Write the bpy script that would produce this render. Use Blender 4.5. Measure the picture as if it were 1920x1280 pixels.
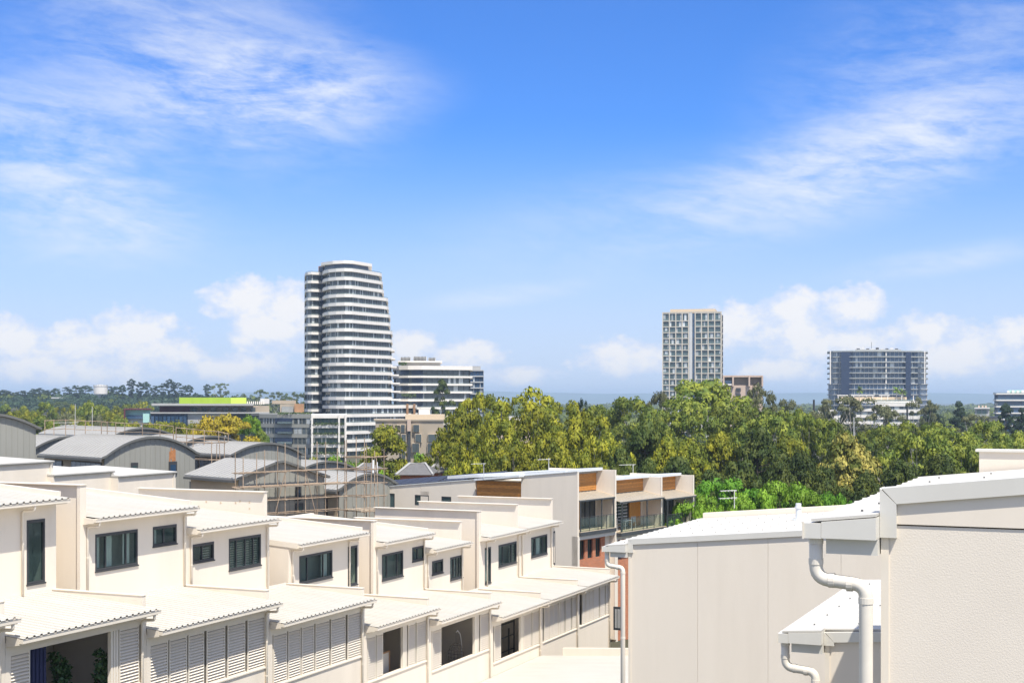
import bpy, bmesh, math, random
import numpy as np

# ------------------------------------------------------------------ camera, sky, sun, exposure
for o in list(bpy.data.objects):
    bpy.data.objects.remove(o, do_unlink=True)
S = bpy.context.scene
COL = S.collection
CZ = 20.0            # camera height; all heights below are written relative to the camera
F = 2600.0           # focal length in photo pixels (1920 wide)
HY = 750.0           # horizon row
cam = bpy.data.cameras.new('camera'); camo = bpy.data.objects.new('camera', cam); COL.objects.link(camo)
camo.location = (0, 0, CZ); camo.rotation_euler = (math.radians(90), 0, 0)
cam.sensor_width = 36; cam.lens = 36 * F / 1920; cam.shift_y = (HY - 640) / 1920
cam.clip_start = 0.3; cam.clip_end = 60000
S.camera = camo
TH = math.atan2(1140, F)              # rows of houses are turned by this angle
# sun direction (to the sun) in row coordinates u (right), v (away), z
_su, _sv, _sz = 0.37, -0.31, 0.88
d1 = (math.sin(TH), math.cos(TH)); d2 = (math.cos(TH), -math.sin(TH))
sunv = np.array([_su*d2[0]+_sv*d1[0], _su*d2[1]+_sv*d1[1], _sz]); sunv /= np.linalg.norm(sunv)
sun = bpy.data.lights.new('sun', 'SUN'); sun.energy = 4.2; sun.angle = math.radians(0.53); sun.color = (1, .95, .86)
suno = bpy.data.objects.new('sun', sun); COL.objects.link(suno); suno.location = (0, 0, 120)
from mathutils import Vector
suno.rotation_euler = Vector(-sunv).to_track_quat('-Z', 'Y').to_euler()
S.view_settings.view_transform = 'Standard'; S.view_settings.look = 'None'
S.view_settings.gamma = 1; S.view_settings.exposure = 0.54; S.view_settings.use_curve_mapping = False

W = bpy.data.worlds.new('World'); S.world = W; W.use_nodes = True
W.cycles.sampling_method = 'MANUAL'; W.cycles.sample_map_resolution = 256
nt = W.node_tree; nt.nodes.clear()
def nd(t, **k):
    n = nt.nodes.new(t)
    for a, b in k.items(): setattr(n, a, b)
    return n
def L(a, b): nt.links.new(a, b)
def M(op, a, b=None, c=None, clamp=False):
    n = nd('ShaderNodeMath', operation=op); n.use_clamp = clamp
    for i, v in enumerate((a, b, c)):
        if v is None: continue
        if isinstance(v, (int, float)): n.inputs[i].default_value = v
        else: L(v, n.inputs[i])
    return n.outputs[0]
def sstep(x, a, b):
    n = nd('ShaderNodeMapRange', interpolation_type='SMOOTHSTEP')
    L(x, n.inputs[0]); n.inputs[1].default_value = a; n.inputs[2].default_value = b
    return n.outputs[0]
sky = nd('ShaderNodeTexSky', sky_type='NISHITA'); sky.sun_disc = False
sky.sun_elevation = math.asin(sunv[2]); sky.sun_rotation = math.atan2(sunv[0], sunv[1])
sky.altitude = 0; sky.air_density = 1.0; sky.dust_density = 0.25; sky.ozone_density = 3.0
hs = nd('ShaderNodeVectorMath', operation='MULTIPLY'); hs.inputs[1].default_value = (.35, .68, 1.24)   # photo's saturated blue
L(sky.outputs[0], hs.inputs[0])
tc = nd('ShaderNodeTexCoord')
sep = nd('ShaderNodeSeparateXYZ'); L(tc.outputs['Generated'], sep.inputs[0])
AZ = M('ARCTAN2', sep.outputs[0], sep.outputs[1]); EL = M('ARCSINE', sep.outputs[2])
def azel(x, y):
    t = (x-960)/F; e = (HY-y)/F
    return math.atan(t), math.atan(e/math.sqrt(1+t*t))
def comb(a, b, c=0.0):
    n = nd('ShaderNodeCombineXYZ')
    for i, v in enumerate((a, b, c)):
        if isinstance(v, (int, float)): n.inputs[i].default_value = v
        else: L(v, n.inputs[i])
    return n.outputs[0]
def noise(vec, scale, detail=6, rough=.55, dist=0.0):
    n = nd('ShaderNodeTexNoise'); L(vec, n.inputs['Vector'])
    n.inputs['Scale'].default_value = scale; n.inputs['Detail'].default_value = detail
    n.inputs['Roughness'].default_value = rough; n.inputs['Distortion'].default_value = dist
    return n.outputs[0]
AE = comb(AZ, EL, 0.0)
def ell(x, y, rx, ry, ang=0.0):
    "distance from an ellipse centre in units of its radii, in azimuth and elevation"
    a, e = azel(x, y)
    n = nd('ShaderNodeMapping', vector_type='TEXTURE'); L(AE, n.inputs[0])
    n.inputs['Location'].default_value = (a, e, 0); n.inputs['Rotation'].default_value = (0, 0, ang); n.inputs['Scale'].default_value = (rx/F, ry/F, 1)
    k = nd('ShaderNodeVectorMath', operation='LENGTH'); L(n.outputs[0], k.inputs[0])
    return k.outputs['Value']
def blobs(lst):
    out = None
    for q in lst:
        v = ell(*q); out = v if out is None else M('MINIMUM', out, v)
    return M('SUBTRACT', 1.0, out)
# heaped clouds low over the horizon
cum = [(20, 640, 95, 50), (135, 650, 100, 48), (250, 622, 85, 50), (300, 662, 100, 45), (130, 692, 210, 36),
       (470, 560, 110, 46), (535, 575, 70, 58), (510, 622, 90, 50), (440, 690, 90, 30),
       (770, 650, 60, 38), (880, 665, 85, 32), (960, 705, 90, 20),
       (1180, 668, 110, 40), (1375, 615, 65, 56), (1480, 580, 70, 46), (1500, 625, 110, 52),
       (1600, 580, 75, 48), (1570, 645, 130, 48), (1740, 625, 85, 44), (1800, 665, 140, 46), (1900, 635, 70, 42), (1460, 695, 110, 26)]
cv = comb(M('MULTIPLY', AZ, 1.0), M('MULTIPLY', EL, 1.35), 0.3)
n1 = noise(cv, 46, 6, .64); n2 = noise(cv, 110, 4, .6)
field = M('ADD', blobs(cum), M('MULTIPLY', M('SUBTRACT', n1, .5), 1.7))
field = M('ADD', field, M('MULTIPLY', M('SUBTRACT', n2, .5), .55))
# the same band of heaped cloud goes on round the horizon outside the picture
band = M('MULTIPLY', sstep(M('ABSOLUTE', M('SUBTRACT', EL, .045)), .06, .0), sstep(M('ABSOLUTE', AZ), .42, .6))
nb = noise(comb(AZ, M('MULTIPLY', EL, 1.6), 4.1), 9, 5, .55)
field = M('MAXIMUM', field, M('ADD', M('SUBTRACT', M('MULTIPLY', nb, 2.2), 4.0), M('MULTIPLY', band, 3.0)))
cumask = sstep(field, -.04, .24)
lit = sstep(M('ADD', field, M('MULTIPLY', M('SUBTRACT', n1, .5), .8)), .0, .8)
# high thin streaks
st = None
for (x0, y0, x1, y1, wid, gain) in [(0, 60, 780, 200, 250, .8), (250, 200, 860, 160, 120, .55), (-160, 190, 360, 420, 190, .85),
          (1150, 430, 2050, 200, 130, .7), (750, 480, 1750, 330, 150, .32), (1400, 240, 2150, 60, 260, .5), (1560, 515, 2000, 460, 36, .6),
          (760, 575, 1140, 530, 30, .5), (-150, 440, 520, 425, 110, .4)]:
    v = ell((x0+x1)/2, (y0+y1)/2, math.hypot(x1-x0, y1-y0)*.6, wid, math.atan2(-(y1-y0), x1-x0))
    v = M('MULTIPLY', sstep(v, 1.0, .1), gain); st = v if st is None else M('ADD', st, v)
wv = comb(M('ADD', M('MULTIPLY', AZ, 1.0), M('MULTIPLY', EL, 1.1)), M('MULTIPLY', EL, 3.2), 1.7)
w1 = noise(wv, 9, 6, .62, .6); w2 = noise(wv, 42, 5, .65, .4)
wm = sstep(M('ADD', M('MULTIPLY', w1, .75), M('MULTIPLY', w2, .35)), .30, .80)
away = M('MAXIMUM', sstep(M('ABSOLUTE', AZ), .42, .7), sstep(EL, .27, .45))
st = M('ADD', st, M('MULTIPLY', away, 1.05))  # extra streak cloud outside the view, added to whiten the blue sky fill
cir = M('MULTIPLY', M('MULTIPLY', st, wm), .95, clamp=True)
veil = M('MULTIPLY', sstep(EL, .205, .01), .86)
def mixc(fac, a, b):
    n = nd('ShaderNodeMix', data_type='RGBA')
    if isinstance(fac, (int, float)): n.inputs[0].default_value = fac
    else: L(fac, n.inputs[0])
    for i, v in ((6, a), (7, b)):
        if isinstance(v, tuple): n.inputs[i].default_value = (*v, 1)
        else: L(v, n.inputs[i])
    return n.outputs[2]
SKYK = 0.10
WH = .66 / SKYK      # radiance of sunlit cloud before the background strength
c0 = mixc(veil, hs.outputs[0], (.72*WH, .82*WH, 1.02*WH))
c1 = mixc(cir, c0, (.92*WH, .97*WH, 1.06*WH))
cc = mixc(lit, (.80*WH, .87*WH, 1.05*WH), (1.03*WH, 1.02*WH, 1.03*WH))
c2 = mixc(M('MULTIPLY', cumask, M('ADD', .55, M('MULTIPLY', lit, .4))), c1, cc)
bg = nd('ShaderNodeBackground'); bg.inputs[1].default_value = SKYK; L(c2, bg.inputs[0])
wo = nd('ShaderNodeOutputWorld'); L(bg.outputs[0], wo.inputs[0])

# ------------------------------------------------------------------ helpers
rng = random.Random(7)
def P(x, y, Z):
    "photo pixel and distance -> point relative to the camera"
    return (Z*(x-960)/F, Z, Z*(HY-y)/F)
def ground(X, Y):
    if Y < 30: z = -11.5
    elif Y < 125: z = -11.5 - .0895*(Y-30)
    else: z = -20.0
    f = 1/(1+math.exp(max(-50, min(50, (X+165)/45))))
    z += 16.5*f*math.exp(-((Y-1200)/290)**2)
    return z
class Frame:
    def __init__(s, th, X0=0.0, Y0=0.0):
        s.th = th; s.X0 = X0; s.Y0 = Y0; s.s = math.sin(th); s.c = math.cos(th)
    def w(s, u, v): return (s.X0+u*s.c+v*s.s, s.Y0-u*s.s+v*s.c)
    def uv(s, X, Y):
        X -= s.X0; Y -= s.Y0
        return (X*s.c-Y*s.s, X*s.s+Y*s.c)
    def at_u(s, x, y, u):
        "pixel on the plane u=const -> (v, z)"
        t = (x-960)/F
        Z = (s.X0*s.c - s.Y0*s.s + u) / (t*s.c - s.s)
        v = s.uv(t*Z, Z)[1]
        return v, Z*(HY-y)/F
    def at_v(s, x, y, v):
        t = (x-960)/F
        Z = (s.X0*s.s + s.Y0*s.c + v) / (t*s.s + s.c)
        u = s.uv(t*Z, Z)[0]
        return u, Z*(HY-y)/F
    def root(s, name, u, v, z, label=None, cat=None, group=None):
        X, Y = s.w(u, v)
        o = bpy.data.objects.new(name, None); COL.objects.link(o)
        o.location = (X, Y, z+CZ); o.rotation_euler = (0, 0, -s.th); o.empty_display_size = .3
        o['off'] = (u, v, z)
        tag(o, label, cat, group)
        return o
def tag(o, label=None, cat=None, group=None, kind=None):
    if label: o['label'] = label
    if cat: o['category'] = cat
    if group: o['group'] = group
    if kind: o['kind'] = kind
    return o
OFF = {}
class MB:
    def __init__(s): s.v = []; s.f = []
    def quad(s, *p):
        n = len(s.v); s.v += list(p); s.f.append(tuple(range(n, n+len(p))))
    def box(s, x0, x1, y0, y1, z0, z1):
        if x0 > x1: x0, x1 = x1, x0
        if y0 > y1: y0, y1 = y1, y0
        if z0 > z1: z0, z1 = z1, z0
        n = len(s.v)
        s.v += [(x0,y0,z0),(x1,y0,z0),(x1,y1,z0),(x0,y1,z0),(x0,y0,z1),(x1,y0,z1),(x1,y1,z1),(x0,y1,z1)]
        s.f += [(n,n+3,n+2,n+1),(n+4,n+5,n+6,n+7),(n,n+1,n+5,n+4),(n+1,n+2,n+6,n+5),(n+2,n+3,n+7,n+6),(n+3,n,n+4,n+7)]
        return s
    def hexa(s, b, t):
        "bottom 4 points (counter-clockwise) and top 4 points"
        n = len(s.v); s.v += list(b)+list(t)
        s.f += [(n+3,n+2,n+1,n),(n+4,n+5,n+6,n+7)]
        for i in range(4): j = (i+1) % 4; s.f.append((n+i, n+j, n+4+j, n+4+i))
        return s
    def prism(s, poly, z0, z1, z0f=None):
        "vertical prism over a counter-clockwise outline"
        n = len(s.v); k = len(poly)
        s.v += [(p[0], p[1], z0) for p in poly]+[(p[0], p[1], z1) for p in poly]
        s.f.append(tuple(range(n+k-1, n-1, -1))); s.f.append(tuple(range(n+k, n+2*k)))
        for i in range(k): j = (i+1) % k; s.f.append((n+i, n+j, n+k+j, n+k+i))
        return s
    def extrude(s, prof, axis, a, b):
        "profile of (p,q) points pushed along an axis: 'x' -> (p,q)=(y,z); 'y' -> (x,z)"
        n = len(s.v); k = len(prof)
        for t in (a, b):
            for p, q in prof: s.v.append((t, p, q) if axis == 'x' else (p, t, q))
        s.f.append(tuple(range(n, n+k))); s.f.append(tuple(range(n+2*k-1, n+k-1, -1)))
        for i in range(k): j = (i+1) % k; s.f.append((n+j, n+i, n+k+i, n+k+j))
        return s
    def tube(s, pts, r, k=8, r1=None, cap=True):
        pts = [np.array(p, float) for p in pts]; m = len(pts); n = len(s.v)
        up = None
        for i, p in enumerate(pts):
            d = (pts[min(i+1, m-1)]-pts[max(i-1, 0)]); d = d/(np.linalg.norm(d)+1e-9)
            if up is None:
                a = np.array([0, 0, 1.0]) if abs(d[2]) < .9 else np.array([1.0, 0, 0])
                up = np.cross(d, a)
            up = up - d*np.dot(up, d); up /= np.linalg.norm(up)+1e-9
            sd = np.cross(d, up)
            rr = r if r1 is None else r+(r1-r)*i/(m-1)
            for j in range(k):
                a = 2*math.pi*j/k
                q = p+rr*(math.cos(a)*up+math.sin(a)*sd); s.v.append(tuple(q))
        for i in range(m-1):
            for j in range(k):
                j2 = (j+1) % k
                s.f.append((n+i*k+j, n+i*k+j2, n+(i+1)*k+j2, n+(i+1)*k+j))
        if cap:
            s.f.append(tuple(range(n+k-1, n-1, -1))); s.f.append(tuple(range(n+(m-1)*k, n+m*k)))
        return s
    def build(s, name, m, parent=None, smooth=False, kind=None, label=None, loc=None):
        off = (0, 0, 0)
        if parent is not None:
            q = parent
            while q is not None and 'off' not in q: q = q.parent
            if q is not None: off = tuple(q['off'])
        elif loc is not None: off = loc
        me = bpy.data.meshes.new(name)
        me.from_pydata([(a-off[0], b-off[1], c-off[2]) for a, b, c in s.v], [], s.f)
        me.materials.append(m)
        if smooth: me.polygons.foreach_set('use_smooth', [True]*len(me.polygons))
        me.update()
        o = bpy.data.objects.new(name, me); COL.objects.link(o)
        if parent is not None: o.parent = parent
        elif loc is not None: o.location = (loc[0], loc[1], loc[2]+CZ)
        else: o.location = (0, 0, CZ)
        if kind: o['kind'] = kind
        if label: o['label'] = label
        return o
def bx(name, m, parent, *a, **k):
    return MB().box(*a).build(name, m, parent, **k)
def elbow(path, rad, n=4):
    "rounds the inner corners of a path"
    out = [path[0]]
    for i in range(1, len(path)-1):
        p0, p1, p2 = (np.array(path[j], float) for j in (i-1, i, i+1))
        a = p0-p1; b = p2-p1; la = np.linalg.norm(a); lb = np.linalg.norm(b)
        r = min(rad, la*.48, lb*.48); A = p1+a/la*r; B = p1+b/lb*r
        for j in range(n+1):
            t = j/n; out.append(tuple((1-t)**2*A+2*t*(1-t)*p1+t*t*B))
    out.append(path[-1]); return out
def wall_holes(mb, axis, c0, c1, a0, a1, z0, z1, holes):
    "a wall slab between planes c0 and c1 (axis 'u': plane u=c, runs along v) with rectangular openings (a0,a1,z0,z1)"
    As = sorted({a0, a1, *[h[0] for h in holes], *[h[1] for h in holes]})
    Zs = sorted({z0, z1, *[h[2] for h in holes], *[h[3] for h in holes]})
    for i in range(len(As)-1):
        j = 0
        while j < len(Zs)-1:
            am = (As[i]+As[i+1])/2
            def inh(jj):
                zm = (Zs[jj]+Zs[jj+1])/2
                return any(h[0] < am < h[1] and h[2] < zm < h[3] for h in holes)
            if inh(j): j += 1; continue
            k = j
            while k+1 < len(Zs)-1 and not inh(k+1): k += 1
            if axis == 'u': mb.box(c0, c1, As[i], As[i+1], Zs[j], Zs[k+1])
            else: mb.box(As[i], As[i+1], c0, c1, Zs[j], Zs[k+1])
            j = k+1
    return mb

# ------------------------------------------------------------------ materials
MAT = {}
def mat(name, col, rough=.6, var=.06, vscale=1.5, bump=0, bscale=40, spec=.35, metal=0, stretch=None, dirt=0, dcol=(.30, .24, .16), dscale=.8, rand=0):
    m = bpy.data.materials.new(name); m.use_nodes = True; t = m.node_tree; b = t.nodes['Principled BSDF']
    b.inputs['Roughness'].default_value = rough; b.inputs['Metallic'].default_value = metal
    b.inputs['Specular IOR Level'].default_value = spec
    c = t.nodes.new('ShaderNodeTexCoord'); mp = t.nodes.new('ShaderNodeMapping')
    t.links.new(c.outputs['Object'], mp.inputs[0])
    if stretch: mp.inputs['Scale'].default_value = stretch
    n = t.nodes.new('ShaderNodeTexNoise'); n.inputs['Scale'].default_value = vscale; n.inputs['Detail'].default_value = 6
    t.links.new(mp.outputs[0], n.inputs['Vector'])
    r = t.nodes.new('ShaderNodeMapRange'); t.links.new(n.outputs[0], r.inputs[0])
    r.inputs[1].default_value = .25; r.inputs[2].default_value = .75; r.inputs[3].default_value = 1-var; r.inputs[4].default_value = 1+var
    mx = t.nodes.new('ShaderNodeVectorMath'); mx.operation = 'SCALE'; mx.inputs[0].default_value = col
    t.links.new(r.outputs[0], mx.inputs['Scale']); out = mx.outputs[0]
    if rand:
        oi = t.nodes.new('ShaderNodeObjectInfo'); h = t.nodes.new('ShaderNodeMapRange'); t.links.new(oi.outputs['Random'], h.inputs[0])
        h.inputs[3].default_value = 1-rand; h.inputs[4].default_value = 1+rand
        m2 = t.nodes.new('ShaderNodeVectorMath'); m2.operation = 'SCALE'; t.links.new(out, m2.inputs[0]); t.links.new(h.outputs[0], m2.inputs['Scale']); out = m2.outputs[0]
    if dirt:
        n2 = t.nodes.new('ShaderNodeTexNoise'); n2.inputs['Scale'].default_value = dscale; n2.inputs['Detail'].default_value = 8; n2.inputs['Roughness'].default_value = .65
        t.links.new(mp.outputs[0], n2.inputs['Vector'])
        r2 = t.nodes.new('ShaderNodeMapRange'); t.links.new(n2.outputs[0], r2.inputs[0]); r2.inputs[1].default_value = .5; r2.inputs[2].default_value = .8; r2.inputs[4].default_value = dirt
        mm = t.nodes.new('ShaderNodeMix'); mm.data_type = 'RGBA'; t.links.new(r2.outputs[0], mm.inputs[0]); t.links.new(out, mm.inputs[6]); mm.inputs[7].default_value = (*dcol, 1); out = mm.outputs[2]
    t.links.new(out, b.inputs['Base Color'])
    if bump:
        n3 = t.nodes.new('ShaderNodeTexNoise'); n3.inputs['Scale'].default_value = bscale; n3.inputs['Detail'].default_value = 4
        t.links.new(c.outputs['Object'], n3.inputs['Vector'])
        bp = t.nodes.new('ShaderNodeBump'); bp.inputs['Strength'].default_value = bump; bp.inputs['Distance'].default_value = .02
        t.links.new(n3.outputs[0], bp.inputs['Height']); t.links.new(bp.outputs[0], b.inputs['Normal'])
    MAT[name] = m; return m
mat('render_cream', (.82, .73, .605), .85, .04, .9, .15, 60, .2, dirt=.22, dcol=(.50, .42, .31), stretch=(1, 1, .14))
mat('render_stucco', (.80, .715, .60), .9, .03, 2, .13, 75, .15)
mat('render_smooth', (.80, .71, .59), .8, .04, 1.2, 0, 1, .2, dirt=.18, dcol=(.5, .43, .33), stretch=(1, 1, .2))
mat('roof_white', (.57, .545, .49), .5, .05, 1.5, 0, 1, .3, dirt=.4, dcol=(.55, .47, .36), dscale=1.1, stretch=(.35, 1.6, 1))
mat('trim_cream', (.80, .72, .60), .5, .03, 2, 0, 1, .35, dirt=.12, dcol=(.45, .37, .26))
mat('metal_grey', (.68, .65, .58), .45, .04, 2, 0, 1, .4, dirt=.18, dcol=(.45, .42, .36))
mat('pipe', (.76, .70, .60), .5, .06, 2, 0, 1, .35, dirt=.4, dcol=(.40, .36, .30))
mat('shutter', (.82, .74, .62), .5, .02, 2, 0, 1, .35)
mat('frame_dark', (.05, .052, .055), .45, .05, 4)
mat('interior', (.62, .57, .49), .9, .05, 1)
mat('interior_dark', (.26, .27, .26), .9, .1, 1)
mat('curtain', (.85, .86, .84), .9, .1, 5, stretch=(1, 9, .3))
mat('curtain_navy', (.03, .035, .09), .9, .1, 5)
mat('timber', (.55, .24, .06), .55, .28, 3, 0, 1, .3, stretch=(1.2, 1.2, 7), rand=.22)
mat('timber_door', (.62, .28, .06), .5, .2, 3, stretch=(4, 4, .6))
mat('brick', (.46, .145, .065), .85, .2, 6, rand=.25)
mat('mortar', (.50, .44, .38), .9, .08, 8)
mat('steel_dark', (.06, .065, .068), .45, .08, 3)
mat('clad_grey', (.29, .285, .25), .6, .06, 1.2, 0, 1, .3, stretch=(1, 1, .15))
mat('clad_roof', (.37, .36, .335), .5, .05, 1, 0, 1, .35, dirt=.15, dcol=(.3, .29, .27))
mat('clad_trim', (.14, .14, .13), .5, .06, 2)
mat('wall_tan', (.62, .50, .35), .85, .05, 2)
mat('scaffold', (.36, .27, .19), .6, .3, 5, 0, 1, .3, rand=.3)
mat('plank', (.52, .42, .30), .8, .2, 3, rand=.25)
mat('conc_white', (.80, .75, .68), .75, .04, .3)
mat('conc_cream', (.62, .56, .455), .8, .06, .4)
mat('conc_grey', (.42, .41, .385), .8, .08, .2)
mat('conc_tan', (.40, .335, .25), .85, .08, .25)
mat('conc_pink', (.55, .42, .33), .85, .06, .25)
mat('pale_grey', (.60, .59, .56), .7, .05, .5)
mat('green_bright', (.33, .47, .035), .6, .08, .2, stretch=(3, 3, .2))
mat('green_lime', (.56, .72, .10), .6, .04, .2)
mat('mint', (.42, .66, .60), .6, .04, .3)
mat('maroon', (.12, .03, .04), .6, .05, .3)
mat('wood_far', (.36, .20, .10), .7, .15, 1)
mat('blind', (.50, .53, .53), .6, .2, .6, rand=.3)
mat('tile_roof', (.15, .145, .14), .75, .15, 3, dirt=.2, dcol=(.25, .22, .18))
mat('solar', (.03, .03, .038), .35, .1, 3, 0, 1, .25)
mat('canopy_sheet', (.36, .335, .285), .5, .1, 2)
mat('rust', (.42, .18, .07), .8, .25, 4)
mat('bark_pale', (.46, .42, .36), .85, .25, 2)
mat('bark_dark', (.13, .10, .075), .9, .25, 2)
mat('wicker', (.22, .19, .15), .8, .1, 20)
mat('earth', (.085, .085, .05), .95, .35, .05)
mat('hill', (.10, .15, .13), .95, .2, .002)
mat('navy_panel', (.03, .045, .085), .35, .15, .4)
mat('steel_white', (.72, .74, .74), .4, .03, 2)
def glassmat(name, tint, refl_rough=.03, trans=.0, spec=.6, rand=.25, wave=.0):
    m = bpy.data.materials.new(name); m.use_nodes = True; t = m.node_tree; b = t.nodes['Principled BSDF']
    b.inputs['Roughness'].default_value = refl_rough; b.inputs['Specular IOR Level'].default_value = spec
    oi = t.nodes.new('ShaderNodeObjectInfo'); c = t.nodes.new('ShaderNodeTexCoord'); n = t.nodes.new('ShaderNodeTexNoise'); n.inputs['Scale'].default_value = .25
    t.links.new(c.outputs['Object'], n.inputs['Vector'])
    ad = t.nodes.new('ShaderNodeMath'); ad.operation = 'ADD'; t.links.new(oi.outputs['Random'], ad.inputs[0]); t.links.new(n.outputs[0], ad.inputs[1])
    r = t.nodes.new('ShaderNodeMapRange'); t.links.new(ad.outputs[0], r.inputs[0]); r.inputs[1].default_value = .2; r.inputs[2].default_value = 1.6; r.inputs[3].default_value = 1-rand*1.6; r.inputs[4].default_value = 1+rand*1.6
    mx = t.nodes.new('ShaderNodeVectorMath'); mx.operation = 'SCALE'; mx.inputs[0].default_value = tint; t.links.new(r.outputs[0], mx.inputs['Scale'])
    t.links.new(mx.outputs[0], b.inputs['Base Color'])
    if trans:
        tr = t.nodes.new('ShaderNodeBsdfTransparent'); tr.inputs[0].default_value = (.88, .94, .91, 1); ms = t.nodes.new('ShaderNodeMixShader'); ms.inputs[0].default_value = trans
        out = t.nodes['Material Output']; t.links.new(b.outputs[0], ms.inputs[1]); t.links.new(tr.outputs[0], ms.inputs[2]); t.links.new(ms.outputs[0], out.inputs[0])
    MAT[name] = m; return m
glassmat('glass_near', (.06, .10, .10), .03, .82, .9)
glassmat('glass_clear', (.10, .14, .13), .03, .78)
glassmat('glass_tower', (.075, .09, .095), .06)
glassmat('glass_blue', (.03, .065, .12), .05, 0, .8)
glassmat('glass_teal', (.05, .085, .085), .05, 0, .7, .4)
glassmat('glass_bal', (.20, .25, .25), .05, .5)
# ------------------------------------------------------------------ ground and hills
def make_ground():
    ys = [-60, -20, 0, 15, 30, 60, 90, 125, 160, 220, 300, 420, 560, 700, 800, 880, 960, 1040, 1110, 1170, 1230, 1300, 1380, 1480, 1600, 1800, 2200, 3000, 4500, 7000, 10500]
    m = MB(); nx = 70
    for y in ys:
        wd = max(120, abs(y)*.75)
        for i in range(nx+1):
            X = -wd+2*wd*i/nx; m.v.append((X, y, ground(X, y)))
    for j in range(len(ys)-1):
        for i in range(nx):
            a = j*(nx+1)+i; m.f.append((a, a+1, a+nx+2, a+nx+1))
    g = m.build('ground', MAT['earth'], smooth=True); g['kind'] = 'structure'
make_ground()
def make_hills():
    m = MB(); n = 160; r = random.Random(3)
    ph = [r.uniform(0, 6.28) for _ in range(8)]
    for i in range(n+1):
        X = -7500+15000*i/n
        h = 44+14*math.sin(X/1500+ph[0])+9*math.sin(X/600+ph[1])+3*math.sin(X/240+ph[2])+1.5*math.sin(X/90+ph[3])
        for (y, z) in ((8600, -24), (9000, h*.45), (9300, h*.9), (9500, h), (10200, -24)): m.v.append((X, y, z))
    for i in range(n):
        for k in range(4):
            a = i*5+k; m.f.append((a, a+5, a+6, a+1))
    h = m.build('hills', MAT['hill'], smooth=True); h['kind'] = 'structure'
make_hills()

# ------------------------------------------------------------------ the stepped row of white terrace houses
R = Frame(TH)
UG, UW, UF, UGU, UB = -27.3, -27.9, -31.5, -30.9, -37.9   # lower gutter, lower wall, upper wall, upper gutter, back
def ribbed(v0, v1, u0, z0, u1, z1, period=.27, rib=.042, w=.075):
    "ribbed metal sheet: ribs run along u from (u0,z0) front to (u1,z1) back"
    m = MB(); prof = [(v0, 0)]
    k = max(1, int((v1-v0)/period)); p = (v1-v0)/k
    for i in range(k):
        a = v0+p*(i+.5)
        prof += [(a-w/2-.012, 0), (a-w/2, rib), (a+w/2, rib), (a+w/2+.012, 0)]
    prof.append((v1, 0)); n = len(prof)
    for (u, z) in ((u0, z0), (u1, z1)):
        for v, h in prof: m.v.append((u, v, z+h))
    for i in range(n-1): m.f.append((i, i+1, n+i+1, n+i))
    return m
def gutter(m, u, v0, v1, z, d=.13, h=.12):
    m.box(u-.012, u, v0, v1, z-h, z); m.box(u-d, u-d+.012, v0, v1, z-h, z+.005); m.box(u-d+.012, u-.012, v0, v1, z-h, z-h+.012)
    m.box(u-d+.012, u-.012, v0, v0+.01, z-h+.012, z-.002); m.box(u-d+.012, u-.012, v1-.01, v1, z-h+.012, z-.002)
    m.box(u-.02, u+.012, v0, v1, z-.018, z+.004)
SLATM = {}
def slat_mesh():
    if 'm' in SLATM: return SLATM['m']
    a = math.radians(38); hw = .052; t = .009
    c, s = math.cos(a), math.sin(a); pr = []
    for (p, q) in ((-hw, -t), (hw, -t), (hw, t), (-hw, t)): pr.append((p*c+q*s, -p*s+q*c))   # (u,z): outer edge low
    m = MB(); m.extrude([(-p, q) for p, q in pr][::-1], 'y', 0, 1)
    me = bpy.data.meshes.new('slat'); me.from_pydata([(-x, y, z) for x, y, z in m.v], [], [tuple(reversed(f)) for f in m.f]); me.materials.append(MAT['shutter'])
    SLATM['m'] = me; return me
def shutter(root, v0, v1, z0, z1, u=UW, tilt=1):
    off = root['off']
    m = MB(); f = .045
    for a in ((v0, v0+f, z0, z1), (v1-f, v1, z0, z1), (v0+f, v1-f, z0, z0+f*1.3), (v0+f, v1-f, z1-f*1.3, z1)): m.box(u-.07, u-.02, *a)
    p = m.build('shutter_panel', MAT['shutter'], root)
    n = int((z1-z0-.12)/.098)
    for i in range(n):
        o = bpy.data.objects.new('slat', slat_mesh()); COL.objects.link(o); o.parent = p
        o.location = (u-.045-off[0], v0+f-off[1], z0+.1+(z1-z0-.16)*(i+.3)/n-off[2]); o.scale = (1, v1-v0-2*f, 1)
        if tilt != 1: o.rotation_euler = (0, tilt, 0)
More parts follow.
